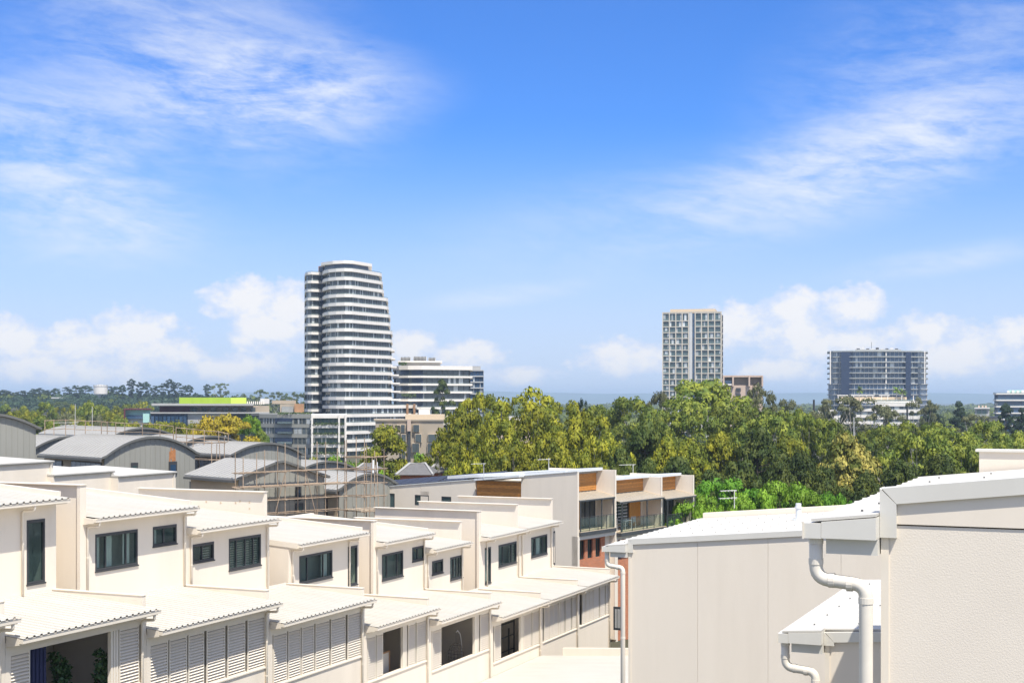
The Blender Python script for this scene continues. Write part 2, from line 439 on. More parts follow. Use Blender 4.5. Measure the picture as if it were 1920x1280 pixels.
def window(root, v0, v1, z0, z1, u=UF, mull=(), curtain='curtain', cur=None, blind=False, depth=.5):
    fr = MB(); f = .065
    for a in ((v0, v0+f, z0, z1), (v1-f, v1, z0, z1), (v0+f, v1-f, z0, z0+f), (v0+f, v1-f, z1-f*1.6, z1)): fr.box(u-.09, u+.012, *a)
    for q in mull:
        vm = v0+(v1-v0)*q; fr.box(u-.085, u-.015, vm-.025, vm+.025, z0+f, z1-f*1.6)
    fr.box(u-.02, u+.05, v0-.02, v1+.02, z0-.05, z0)
    w = fr.build('window', MAT['frame_dark'], root)
    edges = [v0+f]+[v0+(v1-v0)*q for q in mull]+[v1-f]
    for i in range(len(edges)-1):
        bx('pane', MAT['glass_near'], w, u-.055, u-.048, edges[i]+.026*(i > 0), edges[i+1]-.026*(i < len(edges)-2), z0+f, z1-f*1.6)
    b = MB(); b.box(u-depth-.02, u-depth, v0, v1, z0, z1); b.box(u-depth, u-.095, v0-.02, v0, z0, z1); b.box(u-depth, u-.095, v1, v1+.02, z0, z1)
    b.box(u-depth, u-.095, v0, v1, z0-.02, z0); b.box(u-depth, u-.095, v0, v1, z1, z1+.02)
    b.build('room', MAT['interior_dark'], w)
    for (a, c) in (cur or []):
        m = MB(); A = v0+f+(v1-v0-2*f)*a; B = v0+f+(v1-v0-2*f)*c; n = max(4, int((B-A)/.05)); pts = []
        if blind:
            k = int((z1-z0-.2)/.09)
            for i in range(k): zz = z0+.1+i*.09; m.hexa([(u-.17, A, zz), (u-.11, A, zz-.03), (u-.11, B, zz-.03), (u-.17, B, zz)], [(u-.17, A, zz+.012), (u-.11, A, zz-.018), (u-.11, B, zz-.018), (u-.17, B, zz+.012)])
            m.build('blind', MAT['shutter'], w)
        else:
            for i in range(n+1): pts.append((u-.2+.03*math.sin(i*2.2), A+(B-A)*i/n))
            k = len(m.v)
            for uu, vv in pts: m.v += [(uu, vv, z0+f), (uu, vv, z1-.1)]
            for i in range(n): m.f.append((k+2*i, k+2*i+2, k+2*i+3, k+2*i+1))
            m.build('curtain', MAT[curtain], w, smooth=True)
def pipe_path(root, pts, r=.045, name='downpipe', m='trim_cream', k=8, collars=()):
    mb = MB(); mb.tube(elbow(pts, .1), r, k)
    p = mb.build(name, MAT[m], root, smooth=True)
    for (c, ax) in collars:
        q = MB(); c = np.array(c, float); ax = np.array(ax, float)
        q.tube([tuple(c-ax*.02), tuple(c+ax*.02)], r*1.12, k); q.build('collar', MAT[m], p, smooth=False)
    return p
bnd = [21.9] + [R.at_u(x, 0, UG)[0] for x in (41.5, 303.6, 532, 708, 828, 942.5, 1034.7, 1103)] + [R.at_u(1162, 0, UG)[0]]
zlow = [-5.9, -6.5, -7.2, -7.97, -9.13, -9.72, -10.5, -10.49, -10.46]
zup = [-2.6, -3.18, -3.93, -4.78, -5.97, -6.57, -7.40, -7.38, -7.35]
upr = [(21.9, bnd[1]), (bnd[1]+.1, bnd[2]), (36.35, bnd[3]), (bnd[3], 47.4), (bnd[4], 54.6), (56.0, bnd[6]), (bnd[6], 65.5), (bnd[7], bnd[8]), (bnd[8], bnd[9])]
# parapet tops on the near (v0) and far (v1) side walls of each upper storey; None = low upstand following the roof
para = [(None, None), (None, None), (-2.82, None), (None, -3.71), (None, None), (-5.56, None), (None, -6.35), (-5.96, -5.97), (None, -5.99)]
WIN = {1: [('n', 50, 84, 975, 1095.5)], 2: [('b', 178.5, 258, 1001.5, 1070.6), ('s', 286.5, 331, 987.5, 1024)],
       3: [('s', 360.5, 401, 1020.6, 1055), ('b', 429, 489, 1009.7, 1069)], 4: [('b', 561, 623, 1042.2, 1094.3), ('n', 652.3, 670, 1024.5, 1097.8)],
       5: [('b', 716, 755.7, 1039.4, 1087.9), ('s', 772.7, 795.7, 1026, 1052.5)], 6: [('s', 810, 830.8, 1051.8, 1077.3), ('b', 844, 876, 1044.7, 1087.2)],
       7: [('n', 909, 920.4, 1027, 1094), ('b', 934.6, 968.6, 1021.7, 1062.4)], 8: [('b', 995.8, 1026, 1007.5, 1044.7), ('n', 1040, 1047.5, 995, 1056.4)], 0: []}
SHUT = {0: [(.04, .3), (.35, .6), (.65, .95)], 1: [(17, 57.5), (225, 262)], 2: [(280, 316), (319, 351.5), (354.7, 384), (389, 423.5), (428, 461), (465.6, 498.5)],
        3: [(514, 539), (541.8, 564.5), (567, 590), (592.8, 618.6), (622, 648.8), (653, 679)], 4: [(690, 705.3), (707.5, 719), (766.7, 779.7), (782.5, 800.3)],
        5: [(810.8, 828.3), (901.7, 918.3)], 6: [(927.5, 940), (983, 997), (999.4, 1014)], 7: [(1021.6, 1029.6), (1031, 1039), (1039.4, 1047), (1052.5, 1059), (1061.5, 1071.6), (1074, 1085.3)],
        8: [(1093, 1098.4), (1099.8, 1106), (1107, 1112.5), (1113.4, 1123.8), (1126, 1135), (1137, 1146)]}
STACK = {1: [(209, 224)], 4: [(756.7, 764)], 5: [(891, 899)], 6: [(977.3, 982.5)], 7: [(1048.5, 1051.5)]}
HL = ['white terrace house whose corner roof only just shows beside the house with two balcony plants',
      'white terrace house with two leafy potted plants on its open balcony',
      'white terrace house with six closed louvred balcony shutters beside the house with balcony plants',
      'white terrace house whose six closed shutters adjoin the house with one dark half-open balcony',
      'white terrace house with a wood-framed panel leaning inside its dark half-open balcony',
      'white terrace house with two hanging egg chairs on its open balcony',
      'white terrace house with a dark rack inside its half-open balcony',
      'white terrace house with a black gap between narrow shutters, second from the row end',
      'white terrace house closing the stepped row beside the brick and timber townhouses']
def terrace(i):
    v0, v1 = bnd[i], bnd[i+1]; zl, zu = zlow[i], zup[i]; a0, a1 = upr[i]; p0, p1 = para[i]
    X, Y = R.w(UW, (v0+v1)/2); gz = ground(X, Y)-.15
    r = R.root('terrace_house', UW, v0, gz, HL[i], 'house', 'white terrace houses in the stepped row')
    cr, tr, rf = MAT['render_cream'], MAT['trim_cream'], MAT['roof_white']
    g = .004
    # lower storeys: wall below the sill, end piers, beam
    sill, top = zl-2.33, zl-.47
    w = MB(); w.box(UW-.2, UW, v0+g, v1-g, gz, sill); w.box(UW-.2, UW, v0+g, v0+.19, sill, top); w.box(UW-.2, UW, v1-.19, v1-g, sill, top)
    w.build('lower_wall', cr, r)
    bx('beam', tr, r, UW-.21, UW+.012, v0+g, v1-g, top, zl-.13)
    bx('sill', tr, r, UW-.215, UW+.05, v0+.2, v1-.2, sill-.0, sill+.05)
    # party wall with upstand between lower roofs
    ps = MB(); ps.box(UF+.002, UW-.215, v1-.1, v1-g, gz, zl-.02); ps.box(UF+.002, UW-.02, v1-.17, v1-g, zl-.02+.0, zl+.40)
    ps.build('party_wall', cr, r)
    bx('upstand_cap', tr, r, UF+.002, UW+.0, v1-.19, v1+.012, zl+.402, zl+.425)
    if i == 0: bx('party_wall', cr, r, UF, UW-.21, v0, v0+.1, gz, zl)
    # balcony inside
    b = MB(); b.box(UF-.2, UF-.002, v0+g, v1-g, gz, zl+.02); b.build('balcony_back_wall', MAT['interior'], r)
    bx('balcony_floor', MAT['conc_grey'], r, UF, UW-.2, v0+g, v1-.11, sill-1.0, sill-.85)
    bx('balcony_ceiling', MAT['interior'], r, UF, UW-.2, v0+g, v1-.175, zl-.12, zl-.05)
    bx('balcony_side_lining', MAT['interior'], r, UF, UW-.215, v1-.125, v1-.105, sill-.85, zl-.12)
    # lower roof
    sl = .075
    ribbed(v0+.02, v1-.18, UG+.03, zl+.025, UF, zl+.025+sl*(UG-UF)).build('lower_roof', rf, r)
    fl = MB(); fl.box(UF+.003, UF+.02, v0+.02, v1-.2, zl+.03+sl*(UG-UF), zl+.15+sl*(UG-UF))
    n = 4
    for k in range(n): fl.tube([(UF+.05, a0+.35+.16*k, zl+.36), (UF+.16, a0+.35+.16*k, zl+.36)], .035, 6)
    fl.build('roof_flashing', tr, r)
    gm = MB(); gutter(gm, UG, v0+.03, v1-.03, zl); gm.build('gutter', tr, r)
    e = MB(); e.box(UG-.16, UG-.135, v0+.02, v1-.02, zl-.17, zl+.015); e.box(UW+.014, UG-.161, v0+.02, v1-.02, zl-.145, zl-.128)
    e.hexa([(UW+.0, v0+.021, zl-.25), (UG-.16, v0+.021, zl-.17), (UG-.16, v0+.06, zl-.17), (UW+.0, v0+.06, zl-.25)], [(UW, v0+.021, zl+.06), (UG-.16, v0+.021, zl+.015), (UG-.16, v0+.06, zl+.015), (UW, v0+.06, zl+.06)])
    e.build('eaves', tr, r)
    y = v1-.27
    pipe_path(r, [(UG-.07, y, zl-.11), (UG-.07, y, zl-.3), (UW+.06, y, zl-.33), (UW+.06, y, gz)], .045, collars=[((UG-.07, y, zl-.13), (0, 0, 1)), ((UW+.06, y, zl-1.4), (0, 0, 1)), ((UW+.06, y, zl-2.6), (0, 0, 1))])
    # shutters
    for (xa, xb) in SHUT[i]:
        if xb < 2: A, B = v0+(v1-v0)*xa, v0+(v1-v0)*xb
        else: A, B = R.at_u(xa, 0, UW)[0], R.at_u(xb, 0, UW)[0]
        A = max(A, v0+.195); B = min(B, v1-.195)
        shutter(r, A, B, sill+.055, top-.005)
    for (xa, xb) in STACK.get(i, []):
        A, B = R.at_u(xa, 0, UW)[0], R.at_u(xb, 0, UW)[0]; k = 3; d = (B-A)/k
        for j in range(k):
            m = MB(); m.box(UW-.14+.02*j, UW-.015, A+d*j, A+d*(j+.7), sill+.055, top-.005); m.build('folded_shutter', MAT['shutter'], r)
    # upper storey
    holes = []; spec = []
    for (k, xa, xb, ya, yb) in WIN[i]:
        A, zt = R.at_u(xa, ya, UF); B = R.at_u(xb, 0, UF)[0]; zb = R.at_u(xa, yb, UF)[1]
        A = max(A, a0+.12); B = min(B, a1-.1)
        holes.append((A, B, zb, zt)); spec.append(k)
    base = zl+.02+sl*(UG-UF)
    m = MB(); wall_holes(m, 'u', UF-.1, UF, a0, a1, zl-.06, zu-.13, holes); m.build('upper_wall', cr, r)
    for h, k in zip(holes, spec):
        if k == 'b':
            c = {2: [(.02, .17), (.3, .5), (.76, .93)], 3: [(.0, .22), (.3, .5), (.55, .72), (.78, .98)], 4: [(.78, .98)], 5: [(.02, .1)], 6: [(.05, .2), (.3, .42), (.62, .8)], 7: [(.72, .98)], 8: [(.1, .25), (.5, .7)]}.get(i)
            window(r, *h, mull=(.24, .52, .77) if i in (3, 6) else (.25, .73), cur=c, blind=i in (3, 7))
        elif k == 's': window(r, *h, mull=(.47,), cur=[(.55, .95)] if i == 3 else [(.0, .3)], blind=i == 3)
        else: window(r, *h, cur=[(0, 1)] if i == 7 else None)
    rs = sl*(UGU-UB)
    for side, (va, vb, pz) in enumerate(((a0, a0+.18, p0), (a1-.18, a1, p1))):
        d = -1 if side == 0 else 1
        s = MB()
        if pz is None:
            s.hexa([(UB, va, gz), (UF-.102, va, gz), (UF-.102, vb, gz), (UB, vb, gz)], [(UB, va, zu+rs-.05), (UF-.102, va, zu-.03), (UF-.102, vb, zu-.03), (UB, vb, zu+rs-.05)])
            s.build('side_wall', cr, r)
            if side == 0:
                q = MB(); q.hexa([(UB, va-.03, zu+rs-.16), (UGU-.16, va-.03, zu-.15), (UGU-.16, va-.002, zu-.15), (UB, va-.002, zu+rs-.16)], [(UB, va-.03, zu+rs+.09), (UGU-.16, va-.03, zu+.07), (UGU-.16, va-.002, zu+.07), (UB, va-.002, zu+rs+.09)])
                q.build('barge_trim', tr, r)
            if side == 1:
                q = MB(); lo, hi = .05, .2
                q.hexa([(UB, va+.03, zu+rs+lo), (UF+.2, va+.03, zu+.045+lo), (UF+.2, vb-.002, zu+.045+lo), (UB, vb-.002, zu+rs+lo)], [(UB, va+.03, zu+rs+hi), (UF+.2, va+.03, zu+.045+hi), (UF+.2, vb-.002, zu+.045+hi), (UB, vb-.002, zu+rs+hi)])
                q.build('roof_upstand', tr, r)
        else:
            s.box(UB, UF+.03 if side == 0 else UF-.1, va-.0, vb, gz, pz)
            if side == 0: s.box(UF-.1, UF+.03, va-.12, va, base-.4, pz)
            s.build('parapet_wall', cr, r)
            bx('parapet_cap', tr, r, UB-.03, (UF+.03 if side == 0 else UF-.1)+.03, va-.15, vb+.03, pz+.002, pz+.03)
    bx('back_wall', cr, r, UB-.2, UB-.002, a0, a1, gz, zu+rs+.25)
    q0 = a0+(.18 if p0 is not None else .0); q1 = a1-(.18 if p1 is not None else 0)
    ribbed(q0+.01, q1-.01, UGU+.03, zu+.025, UB, zu+.025+rs).build('upper_roof', rf, r)
    gm = MB(); gutter(gm, UGU, a0+.02, a1-.02, zu, .12, .1); gm.build('gutter', tr, r)
    e = MB(); e.box(UGU-.15, UGU-.122, a0+.01, a1-.01, zu-.14, zu+.015); e.box(UF+.002, UGU-.151, a0+.01, a1-.01, zu-.145, zu-.127)
    e.hexa([(UF+.0, a0+.012, zu-.2), (UGU-.15, a0+.012, zu-.14), (UGU-.15, a0+.05, zu-.14), (UF+.0, a0+.05, zu-.2)], [(UF, a0+.012, zu+.06), (UGU-.15, a0+.012, zu+.015), (UGU-.15, a0+.05, zu+.015), (UF, a0+.05, zu+.06)])
    e.build('eaves', tr, r)
    ys = {1: (R.at_u(40, 0, UF)[0]-upr[1][1],), 2: (.22, -.2), 3: (.2, -.2), 4: (.25, -.9), 5: (.22, -.2), 6: (.22, -.25), 7: (.9, -.25), 8: (.3, -.6), 0: (-.3,)}[i]
    for q in ys:
        y = a0+q if q > 0 else a1+q
        pipe_path(r, [(UGU-.06, y, zu-.09), (UGU-.06, y, zu-.25), (UF+.06, y, zu-.28), (UF+.06, y, base+.05)], .042, collars=[((UGU-.06, y, zu-.11), (0, 0, 1)), ((UF+.06, y, zu-1.3), (0, 0, 1))])
    return r
houses = [terrace(i) for i in range(9)]
for (x, y) in ((387, 940), (414, 942), (442, 942), (450, 939), (468, 941), (468, 953)):   # tie holes left in the tall parapet
    u_, z_ = R.at_v(x, y, 47.22); m = MB(); m.tube([(u_, 47.21, z_), (u_, 47.23, z_)], .045, 8); m.build('tie_hole', MAT['wall_tan'], houses[3])

# things on the balconies
def leafblob(m, c, rr, n, size, r):
    for _ in range(n):
        d = np.array([r.gauss(0, 1) for _ in range(3)]); d /= np.linalg.norm(d)
        p = np.array(c)+d*np.array(rr)*r.uniform(.5, 1)
        a = np.array([r.gauss(0, 1) for _ in range(3)]); a /= np.linalg.norm(a); b = np.cross(a, d); b /= np.linalg.norm(b)+1e-6
        t = a*size*.5; q = b*size*.28
        m.quad(tuple(p-t), tuple(p+q), tuple(p+t), tuple(p-q))
mat('leaf_house', (.035, .085, .025), .45, .3, 8)
def potted_plant(u, v, z, h, lean, lab):
    r = R.root('potted_plant', u, v, z, lab, 'plant', 'potted plants on the balcony'); rr = random.Random(int(v*100))
    m = MB(); prof = [(.13, 0), (.19, .34), (.205, .36), (.18, .36), (.16, .3)]
    n = 14
    for i, (ra, zz) in enumerate(prof):
        for k in range(n): a = 2*math.pi*k/n; m.v.append((u+ra*math.cos(a), v+ra*math.sin(a), z+zz))
    for i in range(len(prof)-1):
        for k in range(n): k2 = (k+1) % n; m.f.append((i*n+k, i*n+k2, (i+1)*n+k2, (i+1)*n+k))
    m.f.append(tuple(range(n-1, -1, -1))); m.f.append(tuple(range(4*n, 5*n)))
    m.build('pot', MAT['clad_trim'], r)
    s = MB(); f = MB()
    for k in range(3):
        p = [(u, v, z+.3)]
        for j in range(1, 6): p.append((u+lean*.12*j+.05*k*math.sin(j), v+(.1*(k-1)+lean*.06)*j*.6, z+.3+(h-.35)*j/5*(1-.12*k)))
        s.tube(p, .016, 5, .006)
        for q in p[2:]: leafblob(f, q, (.2, .2, .2), 44, .17, rr)
    s.build('stem', MAT['bark_dark'], r); f.build('foliage', MAT['leaf_house'], r)
fl1 = zlow[1]-2.33-.85
va, _ = R.at_u(140, 0, UW-.9); vb, _ = R.at_u(190, 0, UW-.8)
potted_plant(UW-1.0, va-.25, fl1, 2.1, -.3, 'taller bushy potted plant on open balcony, nearer the navy curtain')
potted_plant(UW-.8, vb-.25, fl1, 2.05, .55, 'leaning potted plant on open balcony, nearer the folded shutters')
m = MB(); A, B = R.at_u(60, 0, UW)[0], R.at_u(93, 0, UW)[0]
for k in range(9): m.box(UW-.16-.03*(k % 2), UW-.13-.03*(k % 2), A+(B-A)*k/9, A+(B-A)*(k+1.02)/9, zlow[1]-2.3, zlow[1]-.48)
m.build('balcony_curtain', MAT['curtain_navy'], houses[1])
def egg_chair(u, v, z, lab):
    r = R.root('hanging_chair', u, v, z, lab, 'chair', 'hanging egg chairs on the balcony')
    m = MB()
    for k in range(20): a = 2*math.pi*k/20; m.tube([(u+.5*math.cos(a), v+.5*math.sin(a), z+.02), (u+.5*math.cos(a+.32), v+.5*math.sin(a+.32), z+.02)], .02, 5)
    m.build('base', MAT['steel_dark'], r)
    m = MB(); m.tube([(u, v+.5, z+.02), (u, v+.55, z+.7), (u, v+.52, z+1.3), (u, v+.38, z+1.75), (u, v+.12, z+1.98), (u, v-.08, z+1.93)], .024, 6); m.build('stand', MAT['pale_grey'], r, smooth=True)
    m = MB(); m.tube([(u, v-.08, z+1.93), (u, v-.08, z+1.42)], .008, 4); m.build('chain', MAT['steel_dark'], r)
    m = MB(); c = np.array((u, v-.08, z+.85))
    for k in range(14):
        a = 2*math.pi*k/14
        if math.cos(a) > .72: continue
        m.tube([tuple(c+np.array((.38*math.sin(t)*math.cos(a), .42*math.sin(t)*math.sin(a), .58*math.cos(t)))) for t in np.linspace(.05, 3.0, 9)], .011, 4)
    for t in np.linspace(.5, 2.8, 9):
        m.tube([tuple(c+np.array((.38*math.sin(t)*math.cos(a), .42*math.sin(t)*math.sin(a), .58*math.cos(t)))) for a in np.linspace(.75, 5.5, 14)], .011, 4)
    m.build('basket', MAT['wicker'], r)
    m = MB(); m.box(u-.28, u+.26, v-.36, v+.2, z+.42, z+.55); m.build('cushion', MAT['frame_dark'], r)
fl5 = zlow[5]-2.33-.85+.45
v5, _ = R.at_u(858, 0, UW-.9); egg_chair(UW-.9, v5-.1, fl5-.45, 'hanging egg chair with wicker basket on balcony, nearer the left shutter panel')
v5, _ = R.at_u(882, 0, UW-1.3); egg_chair(UW-1.6, v5+.3, fl5-.45, 'hanging egg chair set further back on the same balcony')
def frame_thing(name, lab, cat, u, v0, v1, z0, z1, m_, inner, bars=0, leg=.0):
    r = R.root(name, u, (v0+v1)/2, z0, lab, cat); f = .07
    m = MB()
    for a in ((v0, v0+f, z0, z1), (v1-f, v1, z0, z1), (v0+f, v1-f, z1-f, z1), (v0+f, v1-f, z0+leg, z0+leg+f)): m.box(u, u+.05, *a)
    m.build('frame', MAT[m_], r)
    if inner: bx('panel', MAT[inner], r, u+.01, u+.03, v0+f, v1-f, z0+leg+f, z1-f)
    for k in range(bars): z = z0+leg+(z1-z0-leg)*(k+1)/(bars+1); bx('rail', MAT[m_], r, u+.005, u+.045, v0+f, v1-f, z-.025, z+.025)
    if bars:
        vm = v0+(v1-v0)*.55; bx('upright', MAT[m_], r, u+.046, u+.08, vm-.08, vm+.08, z0+leg, z1-.3)
v4, _ = R.at_u(723, 0, UW-.5); v4b, _ = R.at_u(737, 0, UW-.5)
frame_thing('framed_panel', 'pale panel in a brown wooden frame leaning on dark balcony', 'panel', UW-.75, v4-.1, v4b+.1, zlow[4]-2.33-.85, zlow[4]-1.55, 'wood_far', 'interior')
v6, _ = R.at_u(946, 0, UW-.9); v6b, _ = R.at_u(972, 0, UW-.9)
frame_thing('drying_rack', 'dark metal rack standing inside half-open white balcony', 'rack', UW-1.2, v6+.1, v6b+.1, zlow[6]-2.33-.85, zlow[6]-1.0, 'frame_dark', None, 2)

# low white roof in the lane in front of the row's lower end
vE = 67.4; r = R.root('garage', UW+.02, 50, ground(*R.w(-24, 62))-.1, 'low building with a pale metal roof in the lane below the terraces', 'garage')
gz = r['off'][2]; zr = -13.42
bx('wall', MAT['render_cream'], r, UW+.03, -19.2, 49.5, vE-.02, gz, zr-.15)
m = ribbed(49.3, vE, UW+.03, zr, -19.0, zr+.66, .25, .03); m.build('roof', MAT['roof_white'], r)
m = MB(); m.hexa([(-26.6, vE-.16, zr), (-19.0, vE-.16, zr+.5), (-19.0, vE, zr+.5), (-26.6, vE, zr)], [(-26.6, vE-.16, zr+.52), (-19.0, vE-.16, zr+1.03), (-19.0, vE, zr+1.03), (-26.6, vE, zr+.52)])
m.build('upstand', MAT['render_cream'], r)
bx('fascia', MAT['trim_cream'], r, UW+.03, -19.1, 49.2, 49.3, zr-.3, zr+.0)

# second white row standing behind (only its upper storeys show)
def back_box(x0, x1, ya, u, lab, drop=0, roofslope=.05):
    v0, z = R.at_u(x0, ya, u); v1, _ = R.at_u(x1, 0, u)
    X, Y = R.w(u, v0); gz = ground(X, Y)-.2
    r = R.root('terrace_house', u, v0, gz, lab, 'house', 'white houses of the row behind')
    m = MB(); m.box(u-7, u, v0, v1, gz, z-.02); m.build('wall', MAT['render_cream'], r)
    m = MB(); m.hexa([(u-7, v0-.03, z-.02), (u+.1, v0-.03, z-.02), (u+.1, v1+.02, z-.02), (u-7, v1+.02, z-.02)], [(u-7, v0-.03, z+.35), (u+.1, v0-.03, z+.06), (u+.1, v1+.02, z+.06), (u-7, v1+.02, z+.35)])
    m.build('roof', MAT['roof_white'], r)
    bx('gutter', MAT['clad_trim'], r, u+.101, u+.14, v0, v1, z-.06, z-.01)
    w = MB(); a = v0+(v1-v0)*.55; w.box(u+.002, u+.02, a, a+1.6, z-2.6, z-1.75); w.build('window', MAT['glass_near'], r)
    bx('downpipe', MAT['pipe'], r, u+.01, u+.09, v1-.3, v1-.22, gz, z-.06)
    return r
back_box(-60, 99.5, 874, -61.7, 'white flat-sided house behind, its corner beside a grey vaulted roof eave')
back_box(100.5, 213, 891, -61.2, 'white house behind the row, between two other plain white parapets')
back_box(221, 329.5, 893, -60.6, 'white house behind the row, in front of the grey vaulted gable')
# ------------------------------------------------------------------ pale houses on the near right
def right_house(uw, v0, v1, zg, uEnd, sl, cap, lab, wall_mat, name='townhouse', gut=.55, legh=.37, band=None, pipe=True, joints=(), far_par=None, ro=.053):
    X, Y = R.w(uw, v0); gz = ground(X, Y)-.2; g = uw-gut; lat = uEnd-uw
    r = R.root(name, uw, v0, gz, lab, 'house')
    zc = lambda u: zg+cap+sl*(u-uw)      # top of barge at u
    # front wall in panels split by thin joints
    us = [uw]+list(joints)+[uEnd]
    for i in range(len(us)-1):
        a, b = us[i]+(.003 if i else 0), us[i+1]-(.003 if i < len(us)-2 else 0)
        m = MB()
        if band is None: m.hexa([(a, v0, gz), (b, v0, gz), (b, v0+.15, gz), (a, v0+.15, gz)], [(a, v0, zc(a)-.1), (b, v0, zc(b)-.1), (b, v0+.15, zc(b)-.1), (a, v0+.15, zc(a)-.1)])
        else: m.box(a, b, v0, v0+.15, gz, band)
        if joints: m = MB(); m.hexa([(a, v0, gz), (b, v0, gz), (b, v0+.01, gz), (a, v0+.01, gz)], [(a, v0, zc(a)-.1), (b, v0, zc(b)-.1), (b, v0+.01, zc(b)-.1), (a, v0+.01, zc(a)-.1)])
        m.build('wall_panel', MAT[wall_mat], r)
    bx('wall_core', MAT['render_smooth'], r, uw+.02, uEnd, v0+.012 if joints else v0+.151, v1, gz, zg-.14)
    if band is not None:
        m = MB(); m.hexa([(uw, v0-.012, band+.012), (uEnd, v0-.012, band+.012), (uEnd, v0+.15, band+.012), (uw, v0+.15, band+.012)], [(uw, v0-.012, zc(uw)-.1), (uEnd, v0-.012, zc(uEnd)-.1), (uEnd, v0+.15, zc(uEnd)-.1), (uw, v0+.15, zc(uw)-.1)])
        m.build('smooth_band', MAT['render_smooth'], r)
    # barge capping with a mitred vertical leg at the corner
    t = .115
    m = MB(); m.hexa([(uw+.112, v0-.045, zc(uw)-t), (uEnd, v0-.045, zc(uEnd)-t), (uEnd, v0+.17, zc(uEnd)-t), (uw+.112, v0+.17, zc(uw)-t)], [(uw+.002, v0-.045, zc(uw)), (uEnd, v0-.045, zc(uEnd)), (uEnd, v0+.17, zc(uEnd)), (uw+.002, v0+.17, zc(uw))])
    m.build('barge_capping', MAT['metal_grey'], r)
    m = MB(); m.hexa([(uw-.012, v0-.047, zc(uw)-legh), (uw+.11, v0-.047, zc(uw)-legh), (uw+.11, v0+.18, zc(uw)-legh), (uw-.012, v0+.18, zc(uw)-legh)], [(uw-.012, v0-.047, zc(uw)+.002), (uw+.11, v0-.047, zc(uw)-t-.002), (uw+.11, v0+.18, zc(uw)-t-.002), (uw-.012, v0+.18, zc(uw)+.002)])
    m.build('corner_capping', MAT['metal_grey'], r)
    bx('corner_trim', MAT['trim_cream'], r, uw-.008, uw+.05, v0-.014, v0+.1, gz, zc(uw)-legh-.002)
    # roof sheet, eaves box, gutter
    m = MB(); zr = zg+.03
    n0 = len(m.v)
    ridges = MB(); k = 0
    va_ = v0-.2
    m.hexa([(g+ro, va_, zr-.02), (uw-.016, va_, zr-.02+sl*(gut-ro)), (uw-.016, v0+.019, zr-.02+sl*(gut-ro)), (g+ro, v0+.019, zr-.02)], [(g+ro, va_, zr), (uw-.016, va_, zr+sl*(gut-ro)), (uw-.016, v0+.019, zr+sl*(gut-ro)), (g+ro, v0+.019, zr)])
    m.hexa([(g+ro, v0+.02, zr-.02), (uEnd, v0+.02, zr-.02+sl*lat), (uEnd, v1, zr-.02+sl*lat), (g+ro, v1, zr-.02)], [(g+ro, v0+.02, zr), (uEnd, v0+.02, zr+sl*lat), (uEnd, v1, zr+sl*lat), (g+ro, v1, zr)])
    roof = m.build('roof', MAT['roof_white'], r)
    m = MB(); v = v0+.4; rbh = .01 if v0 < 20 else .016
    while v < v1-.1:
        m.hexa([(g+ro, v, zr), (uEnd, v, zr+sl*lat), (uEnd, v+.06, zr+sl*lat), (g+ro, v+.06, zr)], [(g+ro, v+.012, zr+rbh), (uEnd, v+.012, zr+rbh+sl*lat), (uEnd, v+.048, zr+rbh+sl*lat), (g+ro, v+.048, zr+rbh)]); v += .42
    m.build('roof_ribs', MAT['roof_white'], roof, kind='stuff')
    m = MB()
    v = v0+.3; rr2 = random.Random(4)
    while v < v1-.2:
        for uu in np.arange(g+.35, min(uEnd, g+6), .55): m.box(uu-.008, uu+.008, v-.008, v+.008, zr+sl*(uu-g-ro)+.0, zr+sl*(uu-g-ro)+.012)
        v += .84
    m.build('roof_screws', MAT['steel_dark'], roof, kind='stuff')
    m = MB(); m.box(g, g+.13, v0-.22, v1, zg-.115, zg+.0); m.build('gutter', MAT['metal_grey'], r)
    m = MB(); m.hexa([(g+.132, v0-.216, zg-.112), (uw-.014, v0-.216, zg-.112), (uw-.014, v1, zg-.112), (g+.132, v1, zg-.112)], [(g+.132, v0-.216, zg+.012), (uw-.014, v0-.216, zg+.012+sl*(gut-.14)), (uw-.014, v1, zg+.012+sl*(gut-.14)), (g+.132, v1, zg+.012)]); m.build('eaves_end', MAT['metal_grey'], r)
    bx('soffit_box', MAT['metal_grey'], r, uw-.4*gut/.55, uw-.016, v0-.12, v1, zg-.235, zg-.114)
    bx('corner_bead', MAT['trim_cream'], r, g-.01, g+.002, v0-.23, v0-.221, zg-.12, zg+.01)
    if pipe:
        up, ud = g+.07, uw-.105; vp = v0-.1; zz = zg-.43
        pr = .052
        p = MB(); p.tube(elbow([(up, vp, zg-.112), (up, vp, zz), (ud, vp, zz-.035), (ud, vp, gz)], .1, 6), pr, 16); pp = p.build('downpipe', MAT['pipe'], r, smooth=True)
        for (c, ax) in (((up, vp, zg-.14), (0, 0, 1)), ((up, vp, zz+.13), (0, 0, 1)), ((up+.12, vp, zz-.01), (1, 0, 0)), ((ud-.12, vp, zz-.03), (1, 0, 0)), ((ud, vp, zz-.15), (0, 0, 1)), ((ud, vp, zz-1.6), (0, 0, 1))):
            q = MB(); c = np.array(c); ax = np.array(ax); q.tube([tuple(c-ax*.022), tuple(c+ax*.022)], pr*1.09, 16); q.build('collar', MAT['pipe'], pp)
    return r
rh = right_house(-1.65, 10.75, 16.9, -.93, 7.5, .105, .265, 'pale stuccoed house with a fat grey downpipe, nearest wall of rough render', 'render_stucco', band=-.945)
bx('parapet_blade', MAT['render_smooth'], rh, -1.5, 7.5, 16.95, 17.15, rh['off'][2], -.60)
bx('parapet_blade_cap', MAT['metal_grey'], rh, -1.54, 7.5, 16.92, 17.18, -.598, -.57)
